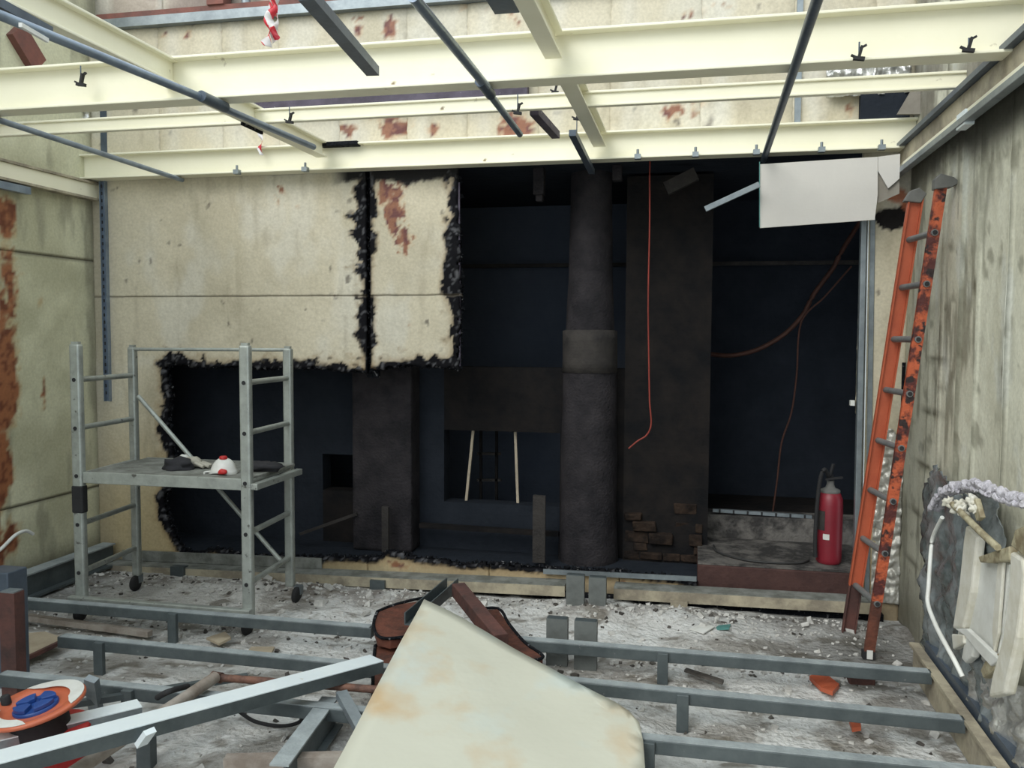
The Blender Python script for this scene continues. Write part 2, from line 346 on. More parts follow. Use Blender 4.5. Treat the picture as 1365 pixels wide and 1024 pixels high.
def back_c(x, z):
    c = np.zeros(x.shape+(3,))+np.array((.66, .60, .46))
    n = fbm(x, z, 1.3, 5, 1); c = mixc(c, (.50, .45, .33), sstep(.4, .7, n)*.7)
    c = mixc(c, (.70, .68, .60), sstep(.5, .7, fbm(x*1.5, z, 2.1, 4, 3))*.5)
    # wall turns darker and yellower toward the foot
    c = mixc(c, (.52, .40, .20), sstep(1.3, .25, z)*.75)
    c = mixc(c, (.56, .44, .27), sstep(-2.2, -1.5, x)*sstep(.5, .2, z))
    # faint vertical dirt and dents
    st = sstep(.6, .8, fbm(x*5, z*.9, 3, 4, 9)); c = mixc(c, (.36, .31, .22), st*.35)
    sp = sstep(.80, .86, fbm(x, z, 11, 3, 21)); c = mixc(c, (.14, .12, .10), sp*.8*(z > 1.0))
    # joints of the upper panels
    for k in UPX: c = mixc(c, (.24, .2, .16), np.exp(-((x-k)/.010)**2)*(z > 2.7)*.8)
    for k in UPX:
        c = mixc(c, (.75, .73, .66), np.exp(-((x-k-.11)/.05)**2)*(z > 2.7)*.35)
    # rust
    r = blob(x, z, RUST_B); f = .5+1.35*(fbm(x*1.2, z*.7, 12, 5, 5)*.5+fbm(x*1.1, z*.8, 36, 3, 6)*.5-.5)
    rr = sstep(.0, .09, r*.84-f+.02); c = mixc(c, (.27, .095, .05), rr*.92); c = mixc(c, (.13, .05, .06), rr*sstep(.5, .62, fbm(x, z, 30, 3, 8))*.8)
    c = mixc(c, (.55, .33, .16), sstep(-.12, .02, r*.84-f)*(1-rr)*.45)
    # char hugging the burnt edges
    gr = sstep(.60, .70, fbm(x, z, 55, 3, 91))*.8
    d = poly_sdf(x, z); e = fbm(x, z, 17, 5, 15); e2 = fbm(x, z, 45, 3, 16)
    wd = .015+.22*np.clip(e-.44, 0, 1)+.02*e2
    wd = np.where(z < .34, .012+.02*e2, wd)
    wd = wd+.05*blob(x, z, [rpx(228, 680, 14, 30, 1), rpx(240, 600, 10, 40, .3), rpx(245, 484, 24, 12, .9), rpx(600, 370, 16, 38, 2.3), rpx(600, 325, 10, 25, 1.2), rpx(600, 482, 22, 12, .8), rpx(560, 490, 30, 10, .7), rpx(425, 748, 10, 14, .7)])
    ringm = (z > -.1)*(z < 2.69)*(x < .93)
    c = mixc(c, (.30, .20, .10), sstep(wd+.07, wd, d)*.55*ringm); c = mixc(c, (.010, .010, .012), sstep(wd+.012, wd-.004, d)*ringm)
    # burnt joint between the two hanging panels, and the scorched head
    dj = np.abs(x+2.072); wj = .018+.26*np.clip(fbm(x*.5, z, 15, 4, 18)-.40, 0, 1)*np.where(x < -2.07, 1.15, .55)+.05*blob(x, z, [rpx(478, 445, 22, 22, 1.), rpx(482, 300, 10, 60, .8)])
    jm = (z > 1.35)*(z < 2.7)
    c = mixc(c, (.30, .20, .10), sstep(wj+.04, wj, dj)*.6*jm); c = mixc(c, (.011, .011, .013), sstep(wj+.012, wj, dj)*jm)
    hd = 2.69-z-.045-.10*np.clip(fbm(x, z*.3, 9, 4, 25)-.4, 0, 1)
    c = mixc(c, (.025, .024, .025), sstep(.02, -.005, hd)*sstep(-2.35, -2.2, x)*(z < 2.72)*(x < -1.4))
    bl = np.maximum(sstep(wd+.004, wd-.01, d)*ringm, sstep(wj+.004, wj-.01, dj)*jm); c = mixc(c, (.11, .11, .12), bl*gr)
    # horizontal sheet joint
    c = mixc(c, (.16, .13, .09), np.exp(-((z-1.895)/.006)**2)*(x < -1.4)*.45)
    # darker at the bottom and toward the left corner
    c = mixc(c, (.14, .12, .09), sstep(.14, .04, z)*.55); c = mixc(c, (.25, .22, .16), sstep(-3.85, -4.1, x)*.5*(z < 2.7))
    hb = blob(x, z, [rpx(1186, 292, 26, 17, 1.), rpx(1205, 283, 12, 12, .9)]); c = mixc(c, (.02, .018, .018), sstep(.42, .5, hb*(.2+1.3*fbm(x, z, 16, 4, 77))))
    hb = blob(x, z, [rpx(1192, 262, 14, 10, 1.), rpx(1205, 270, 8, 12, .8)]); c = mixc(c, (.42, .12, .05), sstep(.3, .5, hb*(.5+fbm(x, z, 14, 3, 78)))*.9)
    return np.clip(c, .004, 1)
UPX = [PX(p, 60)[0] for p in (215, 300, 375, 455, 545, 625, 720, 815, 935, 1058, 1165)]
def back_r(x, z):
    r = -.006+.012*fbm(x, z, 2.4, 3, 31)+.02*blob(x, z, [rpx(590, 420, 10, 40, .8), rpx(560, 400, 8, 60, -.9), rpx(520, 430, 8, 40, .7), rpx(330, 330, 10, 50, .6), rpx(285, 310, 6, 40, -.7), rpx(470, 330, 6, 40, .6), rpx(420, 330, 5, 20, -.6)])
    d = poly_sdf(x, z); r = r+.018*sstep(.05, 0, d)*(fbm(x, z, 30, 3, 40)-.35)*(x < .95)
    for k in UPX: r = r-.016*np.exp(-((x-k)/.014)**2)*(z > 2.7)
    return r
def back_m(x, z):
    d = poly_sdf(x, z); return d > (.012*(fbm(x, z, 30, 3, 50)-.5)*2)*(x < .93)
to_b = lambda u, v, r: (u, YB-r, v)
wb = struct(empty('wall_back', (-1.5, YB, 0)))
def bpanel(x0, x1, z0, z1, st=.0145, th=-.045):
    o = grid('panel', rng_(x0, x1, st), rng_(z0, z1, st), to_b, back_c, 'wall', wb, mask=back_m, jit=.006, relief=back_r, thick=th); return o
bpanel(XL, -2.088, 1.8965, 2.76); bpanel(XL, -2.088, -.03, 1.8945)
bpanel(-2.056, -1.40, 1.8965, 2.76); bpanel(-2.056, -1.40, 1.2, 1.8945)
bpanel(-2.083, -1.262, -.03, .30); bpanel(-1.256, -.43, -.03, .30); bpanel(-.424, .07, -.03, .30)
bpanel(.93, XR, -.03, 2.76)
ux = [XL]+UPX+[XR]
for a_, b_ in zip(ux[:-1], ux[1:]): bpanel(a_+.003, b_-.003, 2.765, 3.70, .02)
def top_c(x, z): return mixc(mixc(np.zeros(x.shape+(3,))+np.array((.42, .36, .30)), (.25, .2, .17), sstep(.4, .65, fbm(x, z, 2, 5, 2))), (.62, .58, .5), sstep(.62, .7, fbm(x*4, z*.3, 2, 3, 4)))
for a_, b_ in zip(ux[:-1], ux[1:]): grid('panel', rng_(a_, b_-.012, .05), rng_(3.78, 4.3, .05), lambda u, v, r: (u, YB+.06-r, v), top_c, 'wall', wb, thick=-.03)
# ragged char fringe along every burnt edge (built proud of the sheet)
def fringe(pts, amp=.012, name='char_fringe', seed=0):
    rd = random.Random(seed); b = MB()
    for (xa, za), (xb, zb) in zip(pts[:-1], pts[1:]):
        L_ = math.hypot(xb-xa, zb-za); n = max(1, int(L_/.011))
        for k in range(n):
            t = (k+rd.random())/n; x = xa+(xb-xa)*t+rd.gauss(0, .005); z = za+(zb-za)*t+rd.gauss(0, .005)
            s_ = amp*rd.uniform(.4, 1.25); q = Euler((rd.uniform(0, 6), rd.uniform(0, 6), rd.uniform(0, 6))).to_matrix(); c = Vector((x, YB-rd.uniform(-.02, .018), z))
            vs = [c+q @ (Vector(v)*s_*rd.uniform(.7, 1.3)) for v in ((1, 0, 0), (-1, 0, 0), (0, 1, 0), (0, -1, 0), (0, 0, 1.4), (0, 0, -1.4))]
            b.add(vs, [(0, 2, 4), (2, 1, 4), (1, 3, 4), (3, 0, 4), (2, 0, 5), (1, 2, 5), (3, 1, 5), (0, 3, 5)])
    return stuff(b.build(name, 'char', wb))
fringe(hole[4:60], .013)
fringe([PX(490, y) for y in range(238, 500, 10)], .011, seed=2)
fringe([PX(x, 239) for x in range(430, 616, 8)], .012, seed=3)
b = MB().box((-2.11, YB+.03, 1.36), (-2.03, YB+.06, 2.7)); b.build('joint_backing', 'char', wb)
b = MB().bar(PX3 := P(497, 243, 1, YB-.025), P(500, 488, 1, YB-.025), .010, .010); b.build('joint_edge', 'galv', wb)
b = MB().bar(P(612, 243, 1, YB-.025), P(613, 488, 1, YB-.025), .010, .012); b.build('panel_edge', 'purple', wb)
# ---- left wall
def left_c(y, z):
    c = np.zeros(y.shape+(3,))+np.array((.66, .65, .47)); c = mixc(c, (.50, .49, .34), sstep(.4, .65, fbm(y, z, 1.8, 5, 61)))
    c = mixc(c, (.28, .27, .2), sstep(.55, .75, fbm(y*4, z*.8, 3, 4, 62))*.6)
    for k in (2.143, .566): c = mixc(c, (.1, .09, .06), np.exp(-((z-k)/.007)**2)*.9)
    q = lambda px, py, rx, ry, s: (P(px, py, 0, XL).y, P(px, py, 0, XL).z, rx/150, ry/190, s)
    L_ = [q(8, 290, 17, 34, 1.15), q(10, 370, 16, 50, 1.1), q(8, 430, 18, 80, 1.15), q(8, 520, 20, 80, 1.2), q(5, 610, 14, 60, 1.1), q(3, 660, 10, 30, 1.0), q(12, 720, 22, 34, 1.05), q(54, 395, 7, 24, .8), q(58, 525, 5, 26, .85), q(42, 645, 6, 12, .75)]
    r = blob(y, z, L_)+.9*sstep(4.40, 4.34, y)*sstep(3.7, 4.1, y)+.72*sstep(3.9, 3.6, y)*sstep(.5, .62, fbm(y, z*.4, 1.5, 3, 69)); f = fbm(y*1.5, z*.7, 8, 5, 65)*.65+fbm(y, z, 34, 3, 66)*.35
    rr = sstep(0, .1, r*.66-f+.05); c = mixc(c, (.33, .13, .06), rr); c = mixc(c, (.17, .06, .035), rr*sstep(.45, .6, fbm(y, z, 22, 4, 67)))
    c = mixc(c, (.5, .36, .18), sstep(-.12, .03, r*.66-f+.05)*(1-rr)*.6)
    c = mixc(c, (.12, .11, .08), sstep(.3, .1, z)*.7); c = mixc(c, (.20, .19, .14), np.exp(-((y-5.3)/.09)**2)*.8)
    return c
wl = struct(empty('wall_left', (XL, 3, 0)))
for z0, z1 in ((0, .5655), (.5665, 2.142), (2.143, 2.62), (2.62, 4.2)):
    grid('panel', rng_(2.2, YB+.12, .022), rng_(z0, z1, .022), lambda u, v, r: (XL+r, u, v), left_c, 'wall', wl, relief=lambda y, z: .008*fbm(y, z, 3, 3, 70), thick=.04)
    b = MB().box((XL-.04, -2.4, z0), (XL, 2.195, z1)); b.build('panel', 'cream_low', wl)
# ---- right wall: vertically folded sheet with scorch marks
RQ = lambda px, py: (P(px, py, 0, XR).y, P(px, py, 0, XR).z)
RV = [RQ(px, 560)[0] for px in (1238, 1252, 1277, 1300, 1340)]+[3.1, 2.8, 2.4]
def right_r(y, z):
    r = .006*fbm(y, z, 3, 3, 80)
    for k in RV: r = r+.012*np.exp(-((y-k)/.012)**2)
    return r
def right_c(y, z):
    c = np.zeros(y.shape+(3,))+np.array((.72, .71, .58)); c = mixc(c, (.58, .56, .44), sstep(.4, .62, fbm(y*2.5, z, 2, 5, 81))*.6)
    c = mixc(c, (.70, .72, .67), sstep(.55, .7, fbm(y*2, z, 2.5, 5, 82))*.6)
    st = sstep(.52, .7, fbm(y*7, z*1.3, 2.2, 5, 83)); c = mixc(c, (.20, .19, .14), st*.75*sstep(3.3, 4.2, y))
    c = mixc(c, (.19, .18, .13), sstep(.63, .75, fbm(y*2+z, z*2-y, 5, 4, 84))*.6)
    for k in RV[:5]: c = mixc(c, (.22, .21, .16), np.exp(-((y-k-.02)/.010)**2)*.65)
    q = lambda px, py, ry, rz, s: (*RQ(px, py), ry, rz, s)
    zz = lambda px, py: RQ(px, py)[1]
    m_ = blob(y, z, [(4.62, zz(1252, 480), .20, .016, .8), (4.66, zz(1250, 552), .22, .018, 1.0), (4.78, zz(1243, 627), .22, .018, .95), (4.92, zz(1233, 691), .20, .018, .9), (4.98, zz(1226, 758), .18, .02, .8), (4.85, zz(1232, 412), .14, .06, .6), q(1215, 555, .03, .14, .9), q(1262, 430, .04, .12, .5), q(1310, 455, .03, .05, .5), q(1300, 380, .02, .04, .9), q(1338, 496, .02, .02, .9)])
    c = mixc(c, (.13, .12, .08), np.clip(m_*1.2, 0, 1)*(.45+.55*sstep(.35, .55, fbm(y, z, 14, 4, 88))))
    # smoke stain under the rail
    s = 2.56-z; dd = .05+.22*fbm(y, z*0, 3.5, 4, 86)+.10*sstep(4, 3.4, y)
    c = mixc(c, (.05, .05, .042), sstep(dd, dd-.14, s)*.93*(z < 2.62))
    c = mixc(c, (.16, .14, .12), (z > 2.62)*.75*sstep(.3, .6, fbm(y, z, 3, 4, 87)))
    c = mixc(c, (.05, .05, .045), np.exp(-((y-5.3)/.035)**2)*(z < 1.9)); c = mixc(c, (.2, .19, .15), sstep(4.6, 5.25, y)*.5)  # dark corner line and dimmer far end painted into the wall
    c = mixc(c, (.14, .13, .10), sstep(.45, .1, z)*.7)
    return c
wr = struct(empty('wall_right', (XR, 3, 0)))
for y0, y1 in ((2.0, RV[4]-.004), (RV[4]+.004, RV[1]-.003), (RV[1]+.003, YB)):
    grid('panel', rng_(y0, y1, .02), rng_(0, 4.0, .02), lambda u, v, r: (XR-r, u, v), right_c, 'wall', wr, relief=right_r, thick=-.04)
b = MB().box((XR, -2.4, 0), (XR+.04, 1.995, 4.0)); b.build('panel', 'cream_low', wr)
MB().bar((1.178, 5.262, .09), (1.178, 5.262, 1.5), .018, .03).build('corner_gap_shade', 'char', wr)  # dark bar added for the shade in the corner gap
# ---- gutted room behind the opening: soot-black walls, piers, floor, roof
def sbox(name, a, b_, mt, bev=0): return struct(MB().box(a, b_).build(name, mt, bevel=bev))
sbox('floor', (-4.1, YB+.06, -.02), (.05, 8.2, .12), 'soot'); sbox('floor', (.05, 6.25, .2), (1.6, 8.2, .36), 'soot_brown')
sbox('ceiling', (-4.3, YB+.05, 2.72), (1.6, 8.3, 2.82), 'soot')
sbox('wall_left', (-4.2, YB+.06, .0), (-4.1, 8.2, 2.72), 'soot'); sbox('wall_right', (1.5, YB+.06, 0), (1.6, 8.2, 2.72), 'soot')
sbox('wall_back', (-4.2, 7.1, 0), (.09, 7.2, 2.72), 'soot_haze'); sbox('wall_back', (.09, 7.1, 0), (1.6, 7.2, 2.72), 'soot'); sbox('wall_partition', (.03, 5.95, .1), (.09, 7.1, 2.72), 'soot')  # left part takes the haze-lifted colour, right part the darker soot
Y2 = 5.82
# burnt inner wall with recesses, cut from one outline around two openings
iw = MB()
def ipx(px, py, y=Y2): q = P(px, py, 1, y); return q.x, q.z
xa, zt = ipx(592, 573); xb, zb = ipx(746, 676); xc, _ = ipx(475, 600); xd, zd = ipx(430, 605); _, ze = ipx(470, 655)
xe, _ = ipx(945, 600)
def ib(x0, x1, z0, z1, mt, y=Y2, t=.14): return MB().box((x0, y, z0), (x1, y+t, z1))
inner = struct(empty('wall_back', (-1, Y2, .1)))
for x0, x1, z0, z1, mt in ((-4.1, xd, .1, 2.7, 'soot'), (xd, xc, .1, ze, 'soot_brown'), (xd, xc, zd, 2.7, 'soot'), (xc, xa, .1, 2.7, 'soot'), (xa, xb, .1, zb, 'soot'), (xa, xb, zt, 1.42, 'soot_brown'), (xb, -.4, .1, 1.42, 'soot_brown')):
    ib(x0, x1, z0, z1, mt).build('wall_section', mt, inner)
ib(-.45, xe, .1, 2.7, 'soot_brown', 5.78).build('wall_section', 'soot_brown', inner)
# brick-like stones at the foot of the right-hand section
rd = random.Random(4); z = .13; row = 0
while z < .50:
    h = rd.uniform(.055, .08); x = -.44+(row % 2)*.06
    while x < .04:
        l = min(rd.uniform(.10, .2), .08-x)
        if l > .04 and rd.random() < .9-.5*(z-.13)/.4:
            d = rd.uniform(.01, .05); b = MB(); vs = []
            for zz in (z, z+h-.008):
                for yy in (5.79-d, 5.79):
                    for xx in (x, x+l-.008): vs.append((xx+rd.uniform(-.008, .008), yy+rd.uniform(-.008, .008), zz+rd.uniform(-.006, .006)))
            b.add(vs, [(0, 2, 3, 1), (4, 5, 7, 6), (0, 1, 5, 4), (1, 3, 7, 5), (3, 2, 6, 7), (2, 0, 4, 6)]); b.build('stone', 'stone', inner, bevel=.008)
        x += l
    z += h; row += 1
# piers
def pxr(px, y): return P(px, 500, 1, y).x
x0, x1 = pxr(749, 5.7), pxr(821, 5.7); cx = (x0+x1)/2; r0 = (x1-x0)/2
pr = empty('round_pillar', (cx, 5.75, .12), 'tall sooty round pillar with a paler collar, behind the burnt opening', 'pillar')
def shaft(prof, name, mt, cx_=cx, seed=0):
    b = MB(); n = 32; vs = []; pf = []
    for (ra, za), (rb, zb_) in zip(prof[:-1], prof[1:]):
        k = max(1, int((zb_-za)/.06))
        for i in range(k): pf.append((ra+(rb-ra)*i/k, za+(zb_-za)*i/k))
    pf.append(prof[-1])
    for r, zz in pf:
        for i in range(n):
            t = 2*math.pi*i/n; rr = r*(1+.035*mnoise.noise(Vector((math.cos(t)*2, math.sin(t)*2, zz*3+seed)))); vs.append((cx_+rr*math.cos(t), 5.75+rr*math.sin(t), zz))
    m_ = len(pf); b.add(vs, [(k*n+i, k*n+(i+1) % n, (k+1)*n+(i+1) % n, (k+1)*n+i) for k in range(m_-1) for i in range(n)], True); return b
shaft([(r0*1.12, .12), (r0*1.06, .5), (r0, 1.40)], '', '').build('shaft', 'soot_grey', pr)
shaft([(r0*.90, 1.68), (r0*.82, 2.0), (r0*.74, 2.72)], '', '', seed=4).build('shaft', 'soot_grey', pr)
shaft([(r0*.9, 1.395), (r0*1.03, 1.40), (r0*1.01, 1.675), (r0*.86, 1.685)], '', '', seed=9).build('collar', 'soot_band', pr)
x0, x1 = pxr(474, 5.7), pxr(553, 5.7)
p2 = empty('square_pillar', ((x0+x1)/2, 5.7, .12), 'sooty square pillar seen under the hanging wall panels', 'pillar')
MB().box((x0, 5.62, .12), (x1, 5.82, 2.72)).build('shaft', 'soot_grey', p2, bevel=.02)
# ================================================================== BEAMS
def ibeam(name, a, b_, h, w_, label, mt='cream', tf=.012, tw=.012, group=None, channel=False):
    r = empty(name, ((Vector(a)+Vector(b_))/2), label, 'beam', group)
    a = Vector(a); b_ = Vector(b_)
    MB().bar(a+Vector((0, 0, tf/2)), b_+Vector((0, 0, tf/2)), w_, tf).build('bottom_flange', mt, r, bevel=.003)
    MB().bar(a+Vector((0, 0, h-tf/2)), b_+Vector((0, 0, h-tf/2)), w_, tf).build('top_flange', mt, r, bevel=.003)
    MB().bar(a+Vector((0, 0, h/2)), b_+Vector((0, 0, h/2)), tw, h-2*tf).build('web', mt, r)
    return r
zb1 = 2.69
ibeam('i_beam', (XL, 3.55, zb1), (XR, 3.55, zb1), .195, .11, 'big cream steel beam nearest the viewer, spanning the whole room')
ibeam('i_beam', (XL, 5.19, zb1), (XR, 5.19, zb1), .165, .11, 'cream steel beam along the head of the burnt opening')
ibeam('channel_beam', (XL, 4.28, 2.772), (XR, 4.28, 2.772), .076, .036, 'slim cream beam, middle one of the three crossing the room')
zc = 2.765
q0 = P(428, 196, 1, 5.15).x; q1 = P(478, 192, 1, 5.15).x; o = tag(MB().box((q0, 5.125, 2.835), (q1, 5.22, 2.862)).build('burnt_patch', 'char', bevel=.004), 'blackened burnt crust on top of rear beam, left of the hanging panels', 'crust')
ibeam('cross_beam', (-2.33, .9, zc), (-2.33, 3.535, zc), .115, .07, 'sunlit cream beam running from upper left corner into the big beam')
ibeam('cross_beam', (-2.33, 3.57, zc), (-2.33, 5.13, zc), .10, .07, 'short scorched cream beam left of centre, above the hanging wall panels', 'cream')
ibeam('cross_beam', (-.575, .9, zc), (-.575, 3.49, zc), .115, .07, 'cream beam end above the picture centre, stopping at the big beam')
ibeam('cross_beam', (-.565, 3.60, zc-.005), (-.565, 5.13, zc-.005), .10, .075, 'short cream cross beam above the round pillar, beyond the big beam')
b = MB().bar((-2.36, 4.2, 2.80), (-2.36, 4.42, 2.80), .012, .10); tag(b.build('burnt_patch', 'char'), 'black charred scrap stuck on short beam left of centre', 'scrap')
# ================================================================== HANGING TUBES AND STRUTS
def strut(name, pts, z, w_, h, mt, label, cat='tube', kind='box', group=None):
    A = P(*pts[0], 2, z); B = P(*pts[1], 2, z)
    b = MB()
    if kind == 'tube': b.tube(A, B, w_/2, 14)
    elif kind == 'chan':
        t = .004; b.prism(A, B, [(-w_/2, -h/2), (w_/2, -h/2), (w_/2, h/2), (w_/2-t, h/2), (w_/2-t, -h/2+t), (-w_/2+t, -h/2+t), (-w_/2+t, h/2), (-w_/2, h/2)])
    else: b.bar(A, B, w_, h)
    return tag(b.build(name, mt), label, cat, group)
A = P(-20, 12, 2, 2.66); B = P(300, 143, 2, 2.66)
cd_ = empty('conduit', B, 'long blue-grey conduit slanting from top left corner under the big beam', 'conduit')
MB().tube(A, B, .017, 16).build('tube', 'blue_tube', cd_); MB().tube(P(268, 128, 2, 2.66), P(300, 143, 2, 2.66), .024, 16).build('coupling', 'dark_tube', cd_)
MB().tube(P(288, 140, 2, 2.66), P(418, 196, 2, 2.66), .016, 16).build('tube', 'blue_tube', cd_)
MB().bar(P(27, 33, 2, 2.635), P(63, 54, 2, 2.635), .012, .014).build('bright_clip', 'white', cd_)
strut('strut', ((-30, -8), (62, 42)), 2.70, .05, .03, 'dark_tube', 'dark flat strut above the long conduit in top left corner', 'strut')
strut('conduit', ((-20, 154), (243, 240)), 2.67, .03, .03, 'blue_tube', 'thin blue-grey conduit ending beside the hanging wall strut at left', 'conduit', 'tube')
strut('channel', ((408, -8), (497, 95)), 2.665, .05, .035, 'dark_tube', 'short dark channel hanging at top, second piece from left', 'channel', 'chan')
cd2 = empty('conduit', P(650, 118, 2, 2.665), 'dark blue conduit with a coupling, left of picture centre at top', 'conduit')
MB().tube(P(550, -5, 2, 2.665), P(648, 115, 2, 2.665), .018, 16).build('tube', 'blue_tube', cd2)
MB().tube(P(640, 108, 2, 2.665), P(654, 126, 2, 2.665), .023, 16).build('coupling', 'dark_tube', cd2)
MB().tube(P(650, 122, 2, 2.665), P(693, 179, 2, 2.665), .016, 16).build('tube', 'blue_tube', cd2)
b = MB().box((-.72, 2.5, 2.80), (-.63, P(690, 17, 2, 2.8).y, 2.87)); tag(b.build('cable_tray', 'dark_tube'), 'dark end of cable tray at top edge beside centre cross beam', 'tray')
strut('conduit', ((1096, -20), (1018, 213)), 2.67, .036, .036, 'dark_tube', 'dark conduit slanting down to top corner of the white board', 'conduit', 'tube')
strut('strut', ((763, 177), (789, 229)), 2.64, .035, .03, 'dark_tube', 'short dark strut dangling below beam by the round pillar', 'strut')
strut('strut', ((712, 148), (741, 180)), 2.78, .045, .04, 'purple', 'stubby brown bracket above the rusty patch, right of conduit end', 'bracket')
# clip hangers: wire + spring clip
def hanger(px, py, y, wire_top, label, s=1.):
    c = P(px, py, 1, y); r = empty('hanger_clip', c, label, 'clip', 'spring clips hanging from the beams')
    MB().tube(c, (c.x, c.y, wire_top), .003, 6).build('wire', 'dark_tube', r)
    b = MB(); s *= .38
    b.bar(c+Vector((-.035*s, 0, .0)), c+Vector((.035*s, 0, -.01*s)), .03*s, .022*s)
    b.bar(c+Vector((.0, 0, .005*s)), c+Vector((.018*s, 0, .075*s)), .028*s, .018*s); b.bar(c+Vector((-.05*s, 0, .02*s)), c+Vector((-.01*s, 0, .0)), .02*s, .012*s)
    b.bar(c+Vector((.005*s, 0, .06*s)), c+Vector((.045*s, 0, .08*s)), .02*s, .012*s)
    b.build('clip', 'rubber', r)
hanger(108, 112, 3.47, 2.86, 'black spring clip hanging in front of big beam, far left', 1.6)
hanger(386, 162, 4.22, 2.84, 'black spring clip on slim middle beam, left of centre', 1.5)
hanger(690, 150, 4.22, 2.84, 'black spring clip on slim middle beam, beside conduit end', 1.5)
hanger(769, 158, 4.9, 2.76, 'black spring clip above short dangling strut at centre', 1.5)
hanger(740, 122, 4.29, 2.86, 'small shiny clip above the centre of slim middle beam', 1.3)
hanger(1145, 77, 3.47, 2.75, 'black clip under big beam, nearer the middle of its right half', 1.5)
hanger(1291, 66, 3.47, 2.74, 'black clip under big beam, close to right wall', 1.5)
# small lugs on the bottom flange of the rear beam
for px, py, w_ in ((316, 234, 'left of the hanging panels'), (407, 232, 'above the hanging panels'), (850, 216, 'right of the round pillar'), (927, 214, 'above the red cable, toward the board'), (1008, 212, 'above left corner of white board'), (1095, 207, 'above middle of white board'), (1175, 203, 'near right end of beam')):
    c = P(px, py, 1, 5.12); b = MB().box((c.x-.018, 5.10, zb1-.012), (c.x+.018, 5.14, zb1+.016)).tube((c.x, 5.12, zb1+.01), (c.x, 5.12, zb1+.045), .008, 8)
    tag(b.build('beam_clamp', 'galv'), 'small grey clamp under rear cream beam, '+w_, 'clamp', 'clamps on the rear beam')
# wall-mounted rails high on the back wall
b = MB().box((-4.05, 5.2, 3.70), (XR, 5.27, 3.76)); tag(b.build('steel_rail', 'galv'), 'long blue-grey rail high along the top of back wall', 'rail')
b = MB().box((-4.0, 5.215, 3.762), (XR, 5.265, 3.80)); tag(b.build('red_rail', 'rust'), 'thin red-brown rail lying on the grey rail at top of back wall', 'rail')
a_ = P(330, 128, 1, 5.22); b_ = P(704, 118, 1, 5.22); zl = P(500, 142, 1, 5.19).z; zh = P(500, 108, 1, 5.19).z
b = MB().box((a_.x, 5.19, zl), (b_.x, 5.25, zh)); tag(b.build('cable_duct', 'purple'), 'dark purplish steel duct on back wall, between the beams', 'duct')
c = P(131, 200, 1, 5.2)
sr = empty('wall_strut', (c.x, 5.24, 1.17), 'blue-grey slotted strut hanging in the back left corner', 'strut')
MB().prism((-3.995, 5.24, 1.17), (-3.995, 5.24, 2.69), [(-.022, -.015), (.022, -.015), (.022, .015), (.018, .015), (.018, -.011), (-.018, -.011), (-.018, .015), (-.022, .015)], (0, -1, 0)).build('channel', 'blue_tube', sr)
b = MB()
for k in range(30): z = 1.22+k*.049; b.box((-3.999, 5.221, z), (-3.991, 5.2255, z+.022))
stuff(b.build('slots', 'rubber', sr))
MB().box((-4.015, 5.25, 2.86), (-3.965, 5.29, 3.3)).build('upper_channel', 'dark_tube', sr)
for px, wtxt in ((1055, 'right part of the back wall above the beams'),):
    x = P(1062, 140, 1, 5.25).x; b = MB().box((x-.012, 5.235, 2.86), (x+.022, 5.275, 3.7)); tag(b.build('wall_conduit', 'galv'), 'pale grey vertical strut high on '+wtxt, 'strut')
x = P(328, 10, 1, 5.25).x; b = MB().tube((x, 5.25, 3.80), (x, 5.25, 4.3), .03, 12); tag(b.build('drain_pipe', 'galv'), 'grey vertical pipe at top edge, left part of back wall', 'pipe')
x = P(290, 10, 1, 5.25).x; b = MB().box((x-.05, 5.2, 3.80), (x+.07, 5.3, 4.1)); tag(b.build('red_box', 'rust'), 'red-brown box at top edge beside the grey vertical pipe', 'box')
# things outside the upper left corner
b = MB().bar((-4.0, 4.0, 2.95), (-4.0, 4.0, 3.7), .07, .05); tag(b.build('corner_post', 'blue_tube'), 'pale blue post against left wall in the top left corner', 'post')
b = MB().bar(P(20, 38, 0, -4.075), P(50, 88, 0, -4.075), .14, .05, (1, 0, 0)); tag(b.build('slanting_board', 'rust'), 'red-brown board slanting beside post in the top left corner', 'board')
# red and white barrier tapes
def ribbon(pts, w_, seed):
    b = MB(); rd = random.Random(seed); pts = [Vector(p) for p in pts]; n = 26; vs = []
    for i in range(n+1):
        t = i/n*(len(pts)-1); k = min(int(t), len(pts)-2); p = pts[k].lerp(pts[k+1], t-k); a = math.sin(i*.5+seed)*1.1
        d = Vector((math.cos(a), math.sin(a), 0))*w_/2; q = Vector((.01*math.sin(i*.7+seed), 0, 0)); vs += [p-d+q, p+d+q]
    b.add(vs, [(2*i, 2*i+1, 2*i+3, 2*i+2) for i in range(n)], True); return b
def tape(pts, w_, seed, label):
    o = ribbon(pts, w_, seed).build('barrier_tape', 'tape'); s_ = o.modifiers.new('t', 'SOLIDIFY'); s_.thickness = .001; tag(o, label, 'tape', 'red and white barrier tapes')
tape([P(365, -20, 1, 3.9), P(361, 20, 1, 3.9), P(356, 62, 1, 3.9)], .05, 1, 'red and white tape at top, left strand, behind the big beam')
tape([P(362, -22, 1, 3.94), P(368, 20, 1, 3.94), P(364, 60, 1, 3.94)], .045, 4, 'red and white tape at top, right strand, behind the big beam')
tape([P(348, 163, 1, 5.12), P(348, 178, 1, 5.12), P(347, 207, 1, 5.12)], .028, 2, 'short scrap of red and white tape in front of rear beam')
